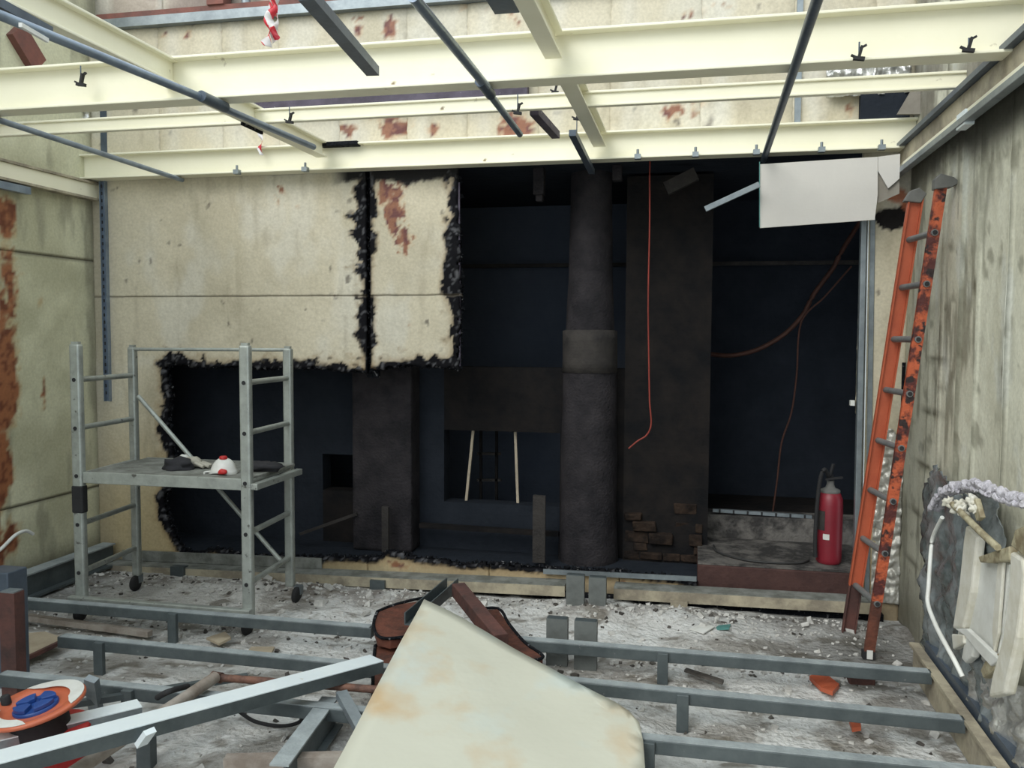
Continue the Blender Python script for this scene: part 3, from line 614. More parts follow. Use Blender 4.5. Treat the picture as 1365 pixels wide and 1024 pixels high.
# ================================================================== RIGHT WALL RAIL, BOARD, DOOR FRAME
rr_ = empty('wall_rail', (1.13, 4, 2.55), 'long cream and grey channel rail along the top of right wall', 'rail')
MB().box((1.09, 1.6, 2.70), (1.16, 5.29, 2.725)).build('dark_edge', 'dark_tube', rr_)
MB().box((1.12, 1.6, 2.60), (1.15, 5.29, 2.70)).build('channel', 'cream_low', rr_, bevel=.004)
MB().box((1.10, 1.6, 2.585), (1.155, 5.29, 2.60)).build('lip', 'cream', rr_)
MB().box((1.085, 1.6, 2.545), (1.125, 5.25, 2.575)).build('grey_track', 'galv', rr_, bevel=.003)
MB().box((1.09, 3.94, 2.535), (1.13, 4.06, 2.60)).build('splice_plate', 'bright', rr_, bevel=.003)
# left wall ledge
ll = empty('wall_ledge', (-4.05, 4, 2.56), 'cream channel ledge along left wall below the beams', 'ledge')
MB().box((-4.08, 1.8, 2.565), (-4.05, 5.26, 2.665)).build('face', 'cream', ll, bevel=.004); MB().box((-4.09, 1.8, 2.555), (-4.03, 5.26, 2.57)).build('lower_lip', 'cream_low', ll); MB().box((-4.09, 1.8, 2.665), (-4.035, 5.26, 2.68)).build('upper_lip', 'cream_low', ll)
b = MB().box((-4.07, 1.8, 2.50), (-4.03, 4.62, 2.545)); tag(b.build('wall_track', 'blue_tube'), 'short blue-grey track just under ledge at far left', 'track')
# white board hanging under the rear beam
bp = lambda px, py: P(px, py, 1, 5.07)
brd = empty('white_board', bp(1090, 300), 'white plasterboard hanging under rear beam above the ladder', 'board')
MB().poly([bp(1013, 219), bp(1013, 304), bp(1166, 293), bp(1170, 260), bp(1170, 209)], (0, .012, 0)).build('sheet', 'board', brd)
MB().poly([bp(1170.5, 209), bp(1170.5, 228), bp(1184, 251), bp(1190, 246), bp(1199, 238), bp(1200, 205)], (0, .012, 0)).build('torn_sheet', 'board', brd)
MB().poly([P(1170, 226, 1, 5.085), P(1170, 271, 1, 5.085), P(1199, 258, 1, 5.085), P(1199, 236, 1, 5.085)], (0, .008, 0)).build('backing_sheet', 'paper', brd)
MB().bar(bp(1012.5, 216), bp(1012.5, 303), .004, .012).build('taped_edge', 'teal', brd)
b = MB().bar(P(940, 279, 1, 5.0), P(1012, 246, 1, 5.0), .03, .03); tag(b.build('strut', 'galv'), 'short pale grey strut poking left from white board edge', 'strut')
# galvanised door frame
fr = empty('door_frame', (.98, 5.28, .2), 'tall pale galvanised channel frame at right edge of the dark opening', 'frame')
fx = P(1150, 500, 1, 5.24); 
def fpt(px, py): return P(px, py, 1, 5.22)
MB().bar(fpt(1151, 292), fpt(1140, 800), .030, .05, (0, 1, 0)).build('front_flange', 'galv', fr, bevel=.003)
MB().bar(P(1163, 292, 1, 5.26), P(1155, 800, 1, 5.26), .028, .03, (0, 1, 0)).build('web', 'galv', fr, bevel=.003)
MB().bar(P(1156.5, 292, 1, 5.235), P(1147, 800, 1, 5.235), .005, .05, (0, 1, 0)).build('edge', 'bright', fr)
MB().box((fpt(1135, 535).x-.008, 5.2, 1.25), (fpt(1135, 535).x+.015, 5.24, 1.28)).build('latch', 'white', fr)
# foil insulation behind the ladder in the corner
def crinkle(name, fu, nu, nv, mt, parent, amp, seed, mask=None, k_=2):
    b = MB(); vs = []; nu *= k_; nv *= k_
    for j in range(nv+1):
        for i in range(nu+1):
            p, n = fu(i/nu, j/nv); vs.append(Vector(p)+Vector(n)*amp*(mnoise.noise(Vector((i*.45/k_, j*.45/k_, seed)))+.6*abs(mnoise.noise(Vector((i*.9/k_+4, j*.9/k_, seed+3))))+.35*abs(mnoise.noise(Vector((i*2/k_+4, j*2/k_, seed+5))))))
    fs = [(j*(nu+1)+i, j*(nu+1)+i+1, (j+1)*(nu+1)+i+1, (j+1)*(nu+1)+i) for j in range(nv) for i in range(nu) if mask is None or mask((i+.5)/nu, (j+.5)/nv)]
    b.add(vs, fs, True); o = b.build(name, mt, parent); s_ = o.modifiers.new('t', 'SOLIDIFY'); s_.thickness = .002; return o
o = crinkle('foil_insulation', lambda u, v: ((1.035+.15*u, 5.245-.02*u, .10+1.02*v), (0, -1, 0)), 10, 60, 'foil_dull', None, .022, 1, mask=lambda u, v: v < .8+.2*math.sin(u*3))
tag(o, 'crinkled silver foil strip behind lower half of the orange ladder', 'foil')
# white flashing and foil above the right end of the rear beam
o = crinkle('foil_scrap', lambda u, v: ((P(1100, 150, 1, 5.2).x+.45*u*1., 5.2, 3.0+.33*v), (0, -1, 0)), 22, 14, 'foil', None, .05, 7)
tag(o, 'torn silver foil above the right end of slim beam', 'foil')
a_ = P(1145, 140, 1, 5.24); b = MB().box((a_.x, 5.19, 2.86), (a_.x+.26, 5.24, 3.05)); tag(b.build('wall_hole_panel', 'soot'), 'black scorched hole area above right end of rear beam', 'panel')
b = MB().poly([P(1196, 152, 1, 5.1), P(1238, 152, 1, 5.1), P(1262, 108, 1, 5.1), P(1222, 108, 1, 5.1)], (0, .02, 0)); tag(b.build('slanting_board', 'paper'), 'grey-brown board scrap slanting above rear beam at right wall', 'board')
o = crinkle('foil_scrap', lambda u, v: ((P(58, 145, 1, 5.2).x+.36*u, 5.2, 3.05+.16*v), (0, -1, 0)), 20, 8, 'foil', None, .05, 17)
tag(o, 'crumpled silver foil scrap between beams at upper left', 'foil')
# ================================================================== PERIMETER RAILS AND KERBS
kb = empty('perimeter_beam', (1.09, 3.7, 0), 'grimy cream steel kerb along foot of right wall', 'kerb')
MB().box((1.055, .8, .140), (1.10, 4.42, .157)).build('top_flange', 'cream_low', kb, bevel=.002)
MB().box((1.07, .8, .0), (1.082, 4.40, .145)).build('web', 'cream_low', kb)
MB().box((1.112, .8, .10), (1.155, 4.36, .19)).build('dark_angle', 'dark_tube', kb)
lb = empty('perimeter_beam', (-3.98, 4, 0), 'dark grey steel beam along foot of left wall', 'kerb')
MB().box((-4.03, 2.4, .17), (-3.93, 5.2, .18)).build('top_flange', 'dusty', lb); MB().box((-3.965, 2.4, .04), (-3.95, 5.2, .17)).build('web', 'joist', lb)
MB().box((-3.97, 2.4, .03), (-3.9, 5.2, .045)).build('lower_flange', 'joist', lb); MB().box((-4.09, 2.4, .0), (-4.03, 5.2, .10)).build('backing', 'char', lb)
# rear ledge follows the foot of the back wall, sagging a little to the left
bb = empty('perimeter_beam', (-1.4, 5.15, 0), 'cream and grey steel ledge along foot of back wall', 'kerb')
A0, A1 = Vector((-3.95, 5.13, .045)), Vector((-.75, 5.13, .11)); A2, A3 = Vector((-.45, 5.13, .115)), Vector((1.05, 5.13, .13))
for a_, b_, mt in ((A0, A1, 'cream_low'), (A2, A3, 'cream_low')):
    MB().bar(a_+Vector((0, 0, -.035)), b_+Vector((0, 0, -.035)), .012, .065).build('face', mt, bb)
    MB().bar(a_+Vector((0, .06, .0)), b_+Vector((0, .06, .0)), .13, .010).build('shelf', 'deck', bb)
MB().bar((-3.9, 5.235, .09), (-2.4, 5.235, .12), .012, .07).build('upright_strip', 'deck', bb)
MB().bar((-.9, 5.22, .165), (.04, 5.22, .178), .012, .03).build('upright_strip', 'galv', bb)
for px, py in ((240, 0), (505, 0), (905, 0)):
    x = P(px, 810, 1, 5.13).x; MB().box((x-.05, 5.10, -.02), (x+.05, 5.16, .07)).build('leg', 'cream_low' if px > 800 else 'joist', bb)
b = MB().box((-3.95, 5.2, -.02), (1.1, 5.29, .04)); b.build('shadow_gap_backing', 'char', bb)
# raised joists on stub legs
def joist(x0, x1, y0, y1, label, legs, dusty=True, w_=.05, h=.055, zt=.157):
    r = empty('floor_joist', ((x0+x1)/2, (y0+y1)/2, 0), label, 'joist', 'raised steel floor joists')
    MB().bar((x0, y0, zt-h/2), (x1, y1, zt-h/2), w_, h).build('rail', 'joist', r, bevel=.005)
    MB().bar((x0+.01, y0, zt+.001), (x1-.01, y1, zt+.001), w_-.004, .004).build('lit_dust_coat', 'dusty', r)  # pale strip paints the top light along with the dust
    for lx in legs:
        y = y0+(y1-y0)*(lx-x0)/(x1-x0); MB().box((lx-.025, y-.045, -.01), (lx+.025, y-.02, zt-.004)).build('leg', 'joist', r, bevel=.003)
    return r
joist(-3.70, -1.58, 4.05, 4.05, 'rear left floor joist in front of the scaffold', [-2.70])
joist(-.92, 1.06, 4.05, 4.05, 'rear right floor joist, ending at right kerb by the ladder', [-.118])
joist(-3.03, -1.3, 3.59, 3.57, 'middle left floor joist, dusty top, behind rusty pipe', [-2.79])
joist(-.62, 1.06, 3.61, 3.57, 'middle right floor joist, right of the pale sheet', [-.02])
joist(-2.95, -1.05, 3.13, 3.13, 'near left floor joist passing behind the orange reel', [-2.3])
joist(-.25, 1.06, 3.14, 3.15, 'near right floor joist at bottom right corner', [-.14])
# cross members at left foreground
a_ = P(440, 928, 2, .157); b_ = P(372, 1018, 2, .157)
cm = empty('cross_member', (a_.x, a_.y, 0), 'short grey channel running toward viewer, left of pale sheet', 'channel')
MB().bar(Vector((a_.x, a_.y, .15)), Vector((b_.x, b_.y, .15)), .07, .008).build('top_flange', 'dusty', cm); MB().bar(Vector((a_.x+.02, a_.y, .095)), Vector((b_.x+.02, b_.y, .095)), .008, .10).build('web', 'joist', cm)
MB().bar(Vector((a_.x+.02, a_.y, .04)), Vector((b_.x+.02, b_.y, .04)), .07, .008).build('lower_flange', 'joist', cm)
b = MB().bar(P(455, 925, 2, .19), P(485, 980, 2, .12), .045, .03); tag(b.build('bent_plate', 'galv'), 'bent grey steel plate between cross channel and pale sheet', 'plate')
b = MB().bar(P(300, 1016, 2, .1), P(478, 1012, 2, .1), .05, .04); tag(b.build('foreground_channel', 'pipe_pale'), 'dusty brown channel at bottom edge left of pale sheet', 'channel')
# ================================================================== UPRIGHT STUBS
def stub(px0, px1, pyb, y, top, label):
    x0 = P(px0, pyb, 1, y).x; x1 = P(px1, pyb, 1, y).x; w_ = x1-x0; t = .006
    b = MB().prism(((x0+x1)/2, y, -.01), ((x0+x1)/2, y, top), [(-w_/2, -.02), (w_/2, -.02), (w_/2, .025), (w_/2-t, .025), (w_/2-t, -.02+t), (-w_/2+t, -.02+t), (-w_/2+t, .025), (-w_/2, .025)], (0, 1, 0))
    r = empty('steel_stub', ((x0+x1)/2, y, 0), label, 'post', 'cut-off steel channels in two pairs'); b.build('channel', 'stub', r)
    MB().box((x0+.004, y-.018, top-.004), (x1-.004, y+.022, top+.004)).build('cut_edge', 'joist', r)
stub(729, 757, 850, 4.16, .235, 'grey upright steel stub, left one of front pair')
stub(766, 796, 850, 4.14, .24, 'grey upright steel stub, right one of front pair')
stub(755, 779, 800, 4.98, .225, 'grey upright steel stub, left one of rear pair')
stub(785, 808, 800, 4.98, .22, 'grey upright steel stub, right one of rear pair')
# posts at the left edge
rp = empty('red_post', (-2.995, 3.25, 0), 'red-brown steel channel post standing at left edge', 'post')
MB().prism((-2.995, 3.25, -.01), (-2.995, 3.25, .48), [(-.04, -.03), (.04, -.03), (.04, .03), (.034, .03), (.034, -.024), (-.034, -.024), (-.034, .03), (-.04, .03)], (0, 1, 0)).build('channel', 'red_dark', rp)
MB().box((-3.03, 3.222, .478), (-2.96, 3.28, .486)).build('cut_edge', 'galv', rp)
b = MB().box((-3.20, 3.30, 0), (-3.06, 3.42, .545)); tag(b.build('black_post', 'dark_tube', bevel=.006), 'dark blue-black steel post behind the red-brown post', 'post')
# ================================================================== SCAFFOLD
sc = empty('scaffold_tower', (-2.9, 4.5, 0), 'small aluminium scaffold tower with a work platform at left', 'scaffold')
FL, FR, BL, BR = Vector((-3.415, 4.22, 0)), Vector((-2.367, 4.22, 0)), Vector((-3.475, 4.80, 0)), Vector((-2.41, 4.80, 0))
for p, zt, w_ in ((FL, 1.585, .066), (FR, 1.585, .062), (BL, 1.56, .052), (BR, 1.56, .056)):
    o = MB().box((p.x-w_/2, p.y-.022, .09), (p.x+w_/2, p.y+.022, zt)).build('post', 'alu', sc, bevel=.012)
    MB().box((p.x-w_/2+.01, p.y-.012, zt), (p.x+w_/2-.01, p.y+.012, zt+.012)).build('spigot', 'alu', o)
for a_, b_ in ((FL, BL), (FR, BR)):
    for z in (.277, .555, .835, 1.107, 1.382):
        o = MB().tube(Vector((a_.x+.0, a_.y-.023, z)), Vector((b_.x, b_.y, z-.003)), .016, 12).build('rung', 'alu', sc)
        MB().tube(Vector((a_.x+.0, a_.y-.026, z)), Vector((a_.x, a_.y-.0232, z)), .0115, 12).build('socket', 'rubber', o)
MB().tube(Vector((BL.x, 4.79, 1.545)), Vector((BR.x, 4.79, 1.55)), .011, 10).build('top_rail', 'alu', sc)
MB().tube(P(184, 528, 1, 4.76), P(378, 752, 1, 4.76), .014, 10).build('diagonal_brace', 'alu', sc)
b = MB().box((FL.x-.05, 4.16, .075), (FR.x+.035, 4.20, .148)); b.build('base_rail', 'alu', sc, bevel=.006)
pf = MB().box((FL.x+.035, 4.22, .838), (FR.x-.0, 4.79, .858)).build('platform', 'deck', sc, bevel=.003)
MB().box((FL.x+.035, 4.205, .795), (FR.x-.03, 4.225, .858)).build('front_rail', 'alu', pf, bevel=.003)
MB().box((FL.x+.035, 4.785, .80), (FR.x-.03, 4.80, .86)).build('rear_rail', 'alu', pf)
MB().box((FR.x+.03, 4.20, .80), (FR.x+.07, 4.75, .835)).build('hook_rail', 'alu', pf, bevel=.004)
for p in (FL, FR, BL, BR):
    dx = .05 if p in (BR,) else 0
    c = MB().lathe((p.x+dx-.016, p.y-.02, .046), [(.02, -.0), (.046, .004), (.05, .012), (.05, .024), (.046, .03), (.02, .034)], 20, Matrix.Rotation(math.pi/2, 3, 'Y')).build('castor_wheel', 'rubber', sc)
    MB().box((p.x+dx-.022, p.y-.01, .045), (p.x+dx+.022, p.y+.03, .098)).build('fork', 'galv', c)
# black gaffer patch on the left front post and the platform rail
MB().box((FL.x-.036, 4.194, .62), (FL.x+.036, 4.246, .78)).build('tape_wrap', 'rubber', sc, bevel=.01)
# things on the platform
def lump(name, c, s, mt, parent, seed, n=3, amp=.35, rot=0):
    bm = bmesh.new(); bmesh.ops.create_icosphere(bm, subdivisions=n, radius=1)
    for v in bm.verts:
        d = 1+amp*mnoise.noise(v.co*1.7+Vector((seed, 0, 0)))+amp*.5*mnoise.noise(v.co*4+Vector((0, seed, 0)))
        v.co = Vector((v.co.x*s[0], v.co.y*s[1], max(v.co.z, -.55)*s[2]))*d
        v.co.rotate(Euler((0, 0, rot))); v.co += Vector(c)
    vs = [v.co.copy() for v in bm.verts]; fs = [tuple(v.index for v in f.verts) for f in bm.faces]; bm.free()
    o = new_obj(name, vs, fs, mt, parent)
    for p in o.data.polygons: p.use_smooth = True
    return o
zp = .858
c = P(236, 620, 1, 4.42); tag(lump('rag', (c.x, 4.42, zp+.022), (.10, .06, .045), 'rag', None, 3, amp=.5), 'dark crumpled rag on scaffold platform, left of dust mask', 'rag')
c = P(255, 616, 1, 4.50)
gl = empty('work_glove', (c.x, 4.5, zp), 'pale work glove lying limp on the scaffold platform', 'glove')
lump('palm', (c.x+.01, 4.50, zp+.03), (.06, .04, .035), 'glove', gl, 8, amp=.2)
for k, (dx, dy, l) in enumerate(((.06, -.03, .07), (.075, -.012, .085), (.075, .01, .08), (.065, .03, .065))):
    MB().path([(c.x+.01, 4.5+dy*.6, zp+.035), (c.x+dx, 4.5+dy, zp+.026), (c.x+dx+l*.6, 4.5+dy*1.2, zp+.012)], .011, 8, 4).build('finger', 'glove', gl)
MB().path([(c.x-.02, 4.47, zp+.04), (c.x-.04, 4.445, zp+.04), (c.x-.055, 4.435, zp+.05)], .012, 8, 4).build('thumb', 'glove', gl)
lump('cuff', (c.x-.055, 4.51, zp+.045), (.035, .03, .03), 'white', gl, 12, amp=.15)
c = P(298, 620, 1, 4.36)
dm = empty('dust_mask', (c.x, 4.36, zp), 'white cup dust mask with red valve on scaffold platform', 'mask')
vs = []; n = 20; b = MB()
for j in range(9):
    t = j/8*math.pi/2
    for i in range(n):
        a = 2*math.pi*i/n; r_ = math.sin(t)*(.075+(.012 if j == 8 else 0)); vs.append((c.x+r_*math.cos(a)*1.0, 4.36+r_*math.sin(a)*.8, zp+.004+.085*math.cos(t)+.006*math.sin(3*a)*(j/8)))
b.add(vs, [(j*n+i, j*n+(i+1) % n, (j+1)*n+(i+1) % n, (j+1)*n+i) for j in range(8) for i in range(n)], True); o = b.build('cup', 'white', dm); o.modifiers.new('t', 'SOLIDIFY').thickness = .002
MB().lathe((c.x+.004, 4.352, zp+.082), [(.022, 0), (.022, .012), (.016, .017)], 16).build('valve', 'redp', dm, bevel=.002)
lump('inner_flap', (c.x+.035, 4.29, zp+.018), (.028, .02, .02), 'redp', dm, 2, n=2, amp=.2)
MB().path([(c.x-.07, 4.34, zp+.01), (c.x-.1, 4.33, zp+.006), (c.x-.085, 4.30, zp+.004)], .006, 6).build('strap', 'white', dm)
c = P(345, 626, 1, 4.5); tag(lump('black_rag', (c.x+.02, 4.5, zp+.02), (.10, .07, .03), 'rag', None, 30, amp=.6), 'dark flat cloth on scaffold platform behind right front post', 'rag')
# ================================================================== LADDER
ld = empty('ladder', (.87, 4.74, 0), 'orange fibreglass extension ladder leaning on right wall', 'ladder')
f0 = Vector((.905, 4.60, -.0)); f1 = P(1254, 250, 1, 4.40); g0 = Vector((.855, 4.90, .0)); g1 = P(1221, 263, 1, 4.68)
def lrail(a, b_, mt, y, nm):
    return MB().prism(a, b_, [(-.025, -.014), (.025, -.014), (.025, .014), (.018, .014), (.018, -.006), (-.018, -.006), (-.018, .014), (-.025, .014)] if y < 4.7 else [(-.036, .014), (-.036, -.014), (-.028, -.014), (-.028, .006), (.028, .006), (.028, -.014), (.036, -.014), (.036, .014)], (0, 1, 0)).build(nm, mt, ld)
# orange above the charred foot, split where the colour changes
lrail(f0.lerp(f1, .13), f1, 'orange_worn', 4.6, 'side_rail'); lrail(g0.lerp(g1, .125), g1, 'orange', 4.9, 'side_rail')
lrail(f0.lerp(f1, .01), f0.lerp(f1, .13), 'rust_red', 4.6, 'rail_foot')['label'] = 'burnt splintered lower end'; lrail(g0, g0.lerp(g1, .125), 'red_dark', 4.9, 'rail_foot')['label'] = 'charred lower end'
b = MB().poly([f0+Vector((.0, -.02, .10)), f0+Vector((.02, -.02, .10)), f0+Vector((.045, -.02, .2)), f0+Vector((.05, -.02, .27)), f0+Vector((.03, -.02, .21))], (0, .004, 0)); b.build('splinter', 'ply', ld)
for z in (.294, .56, .83, 1.10, 1.37, 1.635, 1.90, 2.14):
    t = z/f1.z; a_ = f0.lerp(f1, t); b_ = g0.lerp(g1, t); 
    o = MB().tube(a_+Vector((0, -.022, 0)), b_+Vector((0, .015, 0)), .016, 12).build('rung', 'grey_rung', ld)
    MB().tube(a_+Vector((0, -.0255, 0)), a_+Vector((0, -.0222, 0)), .011, 12).build('rung_hollow', 'rubber', o)
MB().box((f0.x-.03, 4.575, -.01), (f0.x+.03, 4.625, .035)).build('foot_pad', 'rubber', ld); MB().box((f0.x-.012, 4.57, .0), (f0.x+.016, 4.576, .045)).build('foot_bolt', 'white', ld)
b = MB().poly([P(1246, 252, 1, 4.37), P(1270, 249, 1, 4.37), P(1281, 243, 1, 4.37), P(1272, 236, 1, 4.37), P(1254, 231, 1, 4.37), P(1247, 238, 1, 4.37)], (0, .06, 0)); b.build('end_cap', 'grey_rubber', ld, bevel=.004)
b = MB().poly([P(1205, 268, 1, 4.66), P(1228, 270, 1, 4.66), P(1236, 258, 1, 4.66), P(1226, 250, 1, 4.66), P(1214, 254, 1, 4.66)], (0, .05, 0)); b.build('end_cap', 'grey_rubber', ld, bevel=.004)
# ================================================================== STEP, EXTINGUISHER, BAY
st = empty('concrete_plinth', (.5, 5.7, 0), 'sooty concrete plinth with maroon front, under the fire extinguisher', 'plinth')
MB().box((.045, 5.31, .0), (1.05, 6.02, .245)).build('block', 'brown_face', st, bevel=.01)
MB().box((.047, 5.312, .245), (1.048, 6.01, .253)).build('dusty_top', 'concrete', st)
st2 = empty('rear_step', (.5, 6.15, .2), 'dark step with a pale rail behind plinth in the black bay', 'step')
MB().box((.06, 6.02, .1), (1.2, 6.25, .41)).build('block', 'concrete', st2, bevel=.01)
o = MB().bar(P(950, 680, 1, 6.05), P(1082, 689, 1, 6.05), .03, .022).build('pale_rail', 'galv', st2)
b = MB()
for k in range(7): q = P(950, 680, 1, 6.05).lerp(P(1082, 689, 1, 6.05), (k+.5)/7); b.box((q.x-.006, 6.03, q.z-.012), (q.x+.006, 6.034, q.z+.012))
b.build('rail_fixings', 'rubber', o)
ex = empty('fire_extinguisher', (.84, 5.5, .253), 'red fire extinguisher standing on the plinth beside door frame', 'extinguisher')
ec = (.835, 5.5, .255)
MB().lathe(ec, [(.066, 0), (.074, .012), (.076, .03), (.077, .36), (.074, .40), (.062, .43), (.04, .45), (.03, .455)], 28).build('cylinder', 'ext', ex)
MB().lathe((ec[0], ec[1], .255+.435), [(.058, 0), (.06, .01), (.058, .018), (.03, .03), (.022, .05), (.022, .075)], 20).build('collar', 'grey_rubber', ex)
MB().bar((.80, 5.47, .775), (.90, 5.47, .79), .02, .012).bar((.83, 5.48, .80), (.845, 5.47, .87), .02, .014).tube((.835, 5.5, .74), (.835, 5.5, .80), .018, 10).build('valve', 'rubber', ex)
MB().path([(.82, 5.48, .79), (.79, 5.44, .84), (.765, 5.43, .78), (.75, 5.43, .60), (.745, 5.43, .40), (.75, 5.43, .30)], .012, 8).build('hose', 'rubber', ex)
b = MB(); vs = []
for j in range(2):
    for i in range(5): a = math.radians(235+i*7); vs.append((ec[0]+.0785*math.cos(a), ec[1]+.0785*math.sin(a), .255+.155+j*.035))
b.add(vs, [(i, i+1, i+6, i+5) for i in range(4)], True); b.build('label_sticker', 'white', ex)
b = MB(); vs = []
for j in range(2):
    for i in range(7): a = math.radians(200+i*7); vs.append((ec[0]+.0782*math.cos(a), ec[1]+.0782*math.sin(a), .255+.21+j*.12))
b.add(vs, [(i, i+1, i+8, i+7) for i in range(6)], True); b.build('instruction_label', 'soot_band', ex)
o = MB().path([(.15, 5.75, .262), (.17, 5.58, .262), (.32, 5.42, .262), (.5, 5.38, .262), (.66, 5.42, .262), (.72, 5.5, .262)], .007, 8).build('floor_cable', 'cable_dark'); tag(o, 'dark cable looped on plinth top in front of extinguisher', 'cable')
# cables in the black bay
o = MB().path([(.10, 5.98, P(945, 472, 1, 6.2).z), P(945, 472, 1, 6.4), P(975, 474, 1, 6.6), P(1010, 466, 1, 6.6), P(1045, 446, 1, 6.6), P(1070, 420, 1, 6.6), P(1085, 392, 1, 6.6), P(1110, 358, 1, 6.6), P(1125, 330, 1, 6.6), (1.3, 6.7, 2.70)], .017, 8).build('sagging_cable', 'cable_dim'); tag(o, 'thick brown cable sagging across the black bay at right', 'cable')
o = MB().path([P(1135, 355, 1, 6.5), P(1100, 395, 1, 6.5), P(1068, 430, 1, 6.5), P(1062, 500, 1, 6.5), P(1055, 550, 1, 6.5), P(1042, 590, 1, 6.5), P(1036, 640, 1, 6.5), P(1030, 684, 1, 6.5)], .007, 6).build('hanging_cable', 'cable_dim'); tag(o, 'thin cable hanging down the middle of the black bay', 'cable')
o = MB().path([(P(866, 240, 1, 5.4).x, 5.4, 2.73), P(866, 240, 1, 5.4), P(866, 300, 1, 5.4), P(864, 400, 1, 5.4), P(865, 480, 1, 5.4), P(866, 535, 1, 5.4), P(868, 565, 1, 5.4), P(862, 580, 1, 5.4), P(850, 588, 1, 5.4), P(838, 598, 1, 5.4)], .005, 8).build('dangling_cable', 'cable_red'); tag(o, 'red cable dangling from ceiling right of the round pillar', 'cable')
o = MB().bar((-4.1, 7.0, P(945, 350, 1, 7.0).z), (1.5, 7.0, P(1140, 350, 1, 7.0).z), .03, .03).build('pipe_rail', 'soot_band'); tag(o, 'faint horizontal bar high in the black bay', 'bar')
# scraps inside the gutted room
ff = empty('timber_frame', P(655, 673, 1, 5.9), 'pale open frame standing in the recess left of round pillar', 'frame')
for a_, b_ in (((631, 574), (621, 673)), ((687, 576), (690.5, 673))): MB().bar(P(*a_, 1, 5.9), P(*b_, 1, 5.9), .018, .018, (0, 1, 0)).build('upright', 'strip', ff)
MB().bar(P(620, 674, 1, 5.9), P(664, 673, 1, 5.9), .006, .006).bar(P(676, 673, 1, 5.9), P(690, 673, 1, 5.9), .006, .006).build('bottom_strip', 'strip', ff)
rk = empty('dark_rack', P(650, 673, 1, 6.3), 'barely visible black rack behind the pale open frame', 'rack')
for px in (641, 662): MB().bar(P(px, 570, 1, 6.3), (P(px, 680, 1, 6.3).x, 6.3, .12), .02, .02, (0, 1, 0)).build('upright', 'soot_brown', rk)
for py in (605, 640): MB().bar(P(636, py, 1, 6.3), P(668, py, 1, 6.3), .02, .02).build('shelf', 'soot_band', rk)
def sp(px0, px1, pyt, pyb, y, mt, label):
    a_ = P(px0, pyt, 1, y); b_ = P(px1, pyb, 1, y); o = MB().prism(((a_.x+b_.x)/2, y, b_.z), ((a_.x+b_.x)/2, y, a_.z), [(-(b_.x-a_.x)/2, -.02), ((b_.x-a_.x)/2, -.02), ((b_.x-a_.x)/2, .02), (-(b_.x-a_.x)/2, .0)], (0, 1, 0)).build('burnt_stud', mt); tag(o, label, 'stud', 'burnt steel studs inside the opening')
sp(711, 727, 660, 750, 5.5, 'soot_band', 'burnt brown stud just left of round pillar foot'); sp(510, 519, 675, 738, 5.5, 'soot_band', 'burnt grey stud in front of the square pillar')
o = MB().bar(P(560, 700, 1, 5.7), P(745, 712, 1, 5.7), .05, .03).build('low_rail', 'soot_brown'); tag(o, 'dark burnt rail low under the recess by the round pillar', 'rail')
o = MB().bar(P(400, 712, 1, 5.6), P(476, 685, 1, 5.6), .02, .02).build('fallen_rod', 'soot_band'); tag(o, 'dark fallen rod on left inside the burnt opening', 'rod')
c = P(720, 248, 1, 5.5); o = MB().box((c.x-.04, 5.46, c.z-.06), (c.x+.03, 5.54, 2.72)).box((c.x-.025, 5.47, c.z-.10), (c.x+.02, 5.53, c.z-.06)).build('ceiling_fitting', 'soot_grey', bevel=.006); tag(o, 'small sooty fitting on ceiling left of round pillar top', 'fitting')
o = MB().bar(P(888, 252, 1, 5.5), P(928, 232, 1, 5.5), .06, .08).build('ceiling_bracket', 'soot_band'); tag(o, 'charred bracket tilting near ceiling, right of red cable top', 'bracket')
c = P(823, 235, 1, 5.5); o = MB().box((c.x-.03, 5.46, c.z-.03), (c.x+.03, 5.54, 2.72)).build('ceiling_fitting', 'soot_grey', bevel=.006); tag(o, 'small sooty fitting on ceiling right of round pillar top', 'fitting')
# ================================================================== RED OXIDE SCRAP UNDER THE PALE SHEET
def plate(name, pix, z_of, th, mt, label, cat='plate'):
    pts = [P(px, py, 2, z) for (px, py), z in zip(pix, z_of)]
    return tag(MB().poly(pts, (0, 0, -th)).build(name, mt, bevel=.004), label, cat)
def saddle(c, w_, l, h, rot, mt, edge, label):
    """curved red steel saddle with burnt rim"""
    r = empty('steel_saddle', c, label, 'scrap'); Rz = Matrix.Rotation(rot, 3, 'Z'); n = 14
    def P_(u, v, k=1.): x = (u-.5)*w_*k; z = h*(1-(2*u-1)**2)*.9+.01; return Vector(c)+Rz @ Vector((x, (v-.5)*l*k, z))
    b = MB(); vs = [P_(i/n, j/6) for j in range(7) for i in range(n+1)]
    b.add(vs, [(j*(n+1)+i, j*(n+1)+i+1, (j+1)*(n+1)+i+1, (j+1)*(n+1)+i) for j in range(6) for i in range(n)], True)
    o = b.build('plate', mt, r); s_ = o.modifiers.new('t', 'SOLIDIFY'); s_.thickness = .01
    MB().path([P_(i/n, 0)+Vector((0, 0, .004)) for i in range(n+1)], .011, 6, 2).path([P_(0, j/6)+Vector((0, 0, .004)) for j in range(7)], .012, 6, 2).path([P_(i/n, 1)+Vector((0, 0, .004)) for i in range(n+1)], .010, 6, 2).build('burnt_rim', edge, r)
    return r
def rusty(pix, z, th, label):
    pts = [P(px, py, 2, z) for px, py in pix]; c = sum(pts, Vector())/len(pts); r = empty('rusty_plate', (c.x, c.y, 0), label, 'plate')
    MB().poly(pts, (0, 0, -th)).build('plate', 'rust_red', r, bevel=.004)
    MB().path([p+Vector((0, 0, .003)) for p in pts+[pts[0]]], .008, 7, 4).build('burnt_rim', 'char', r)
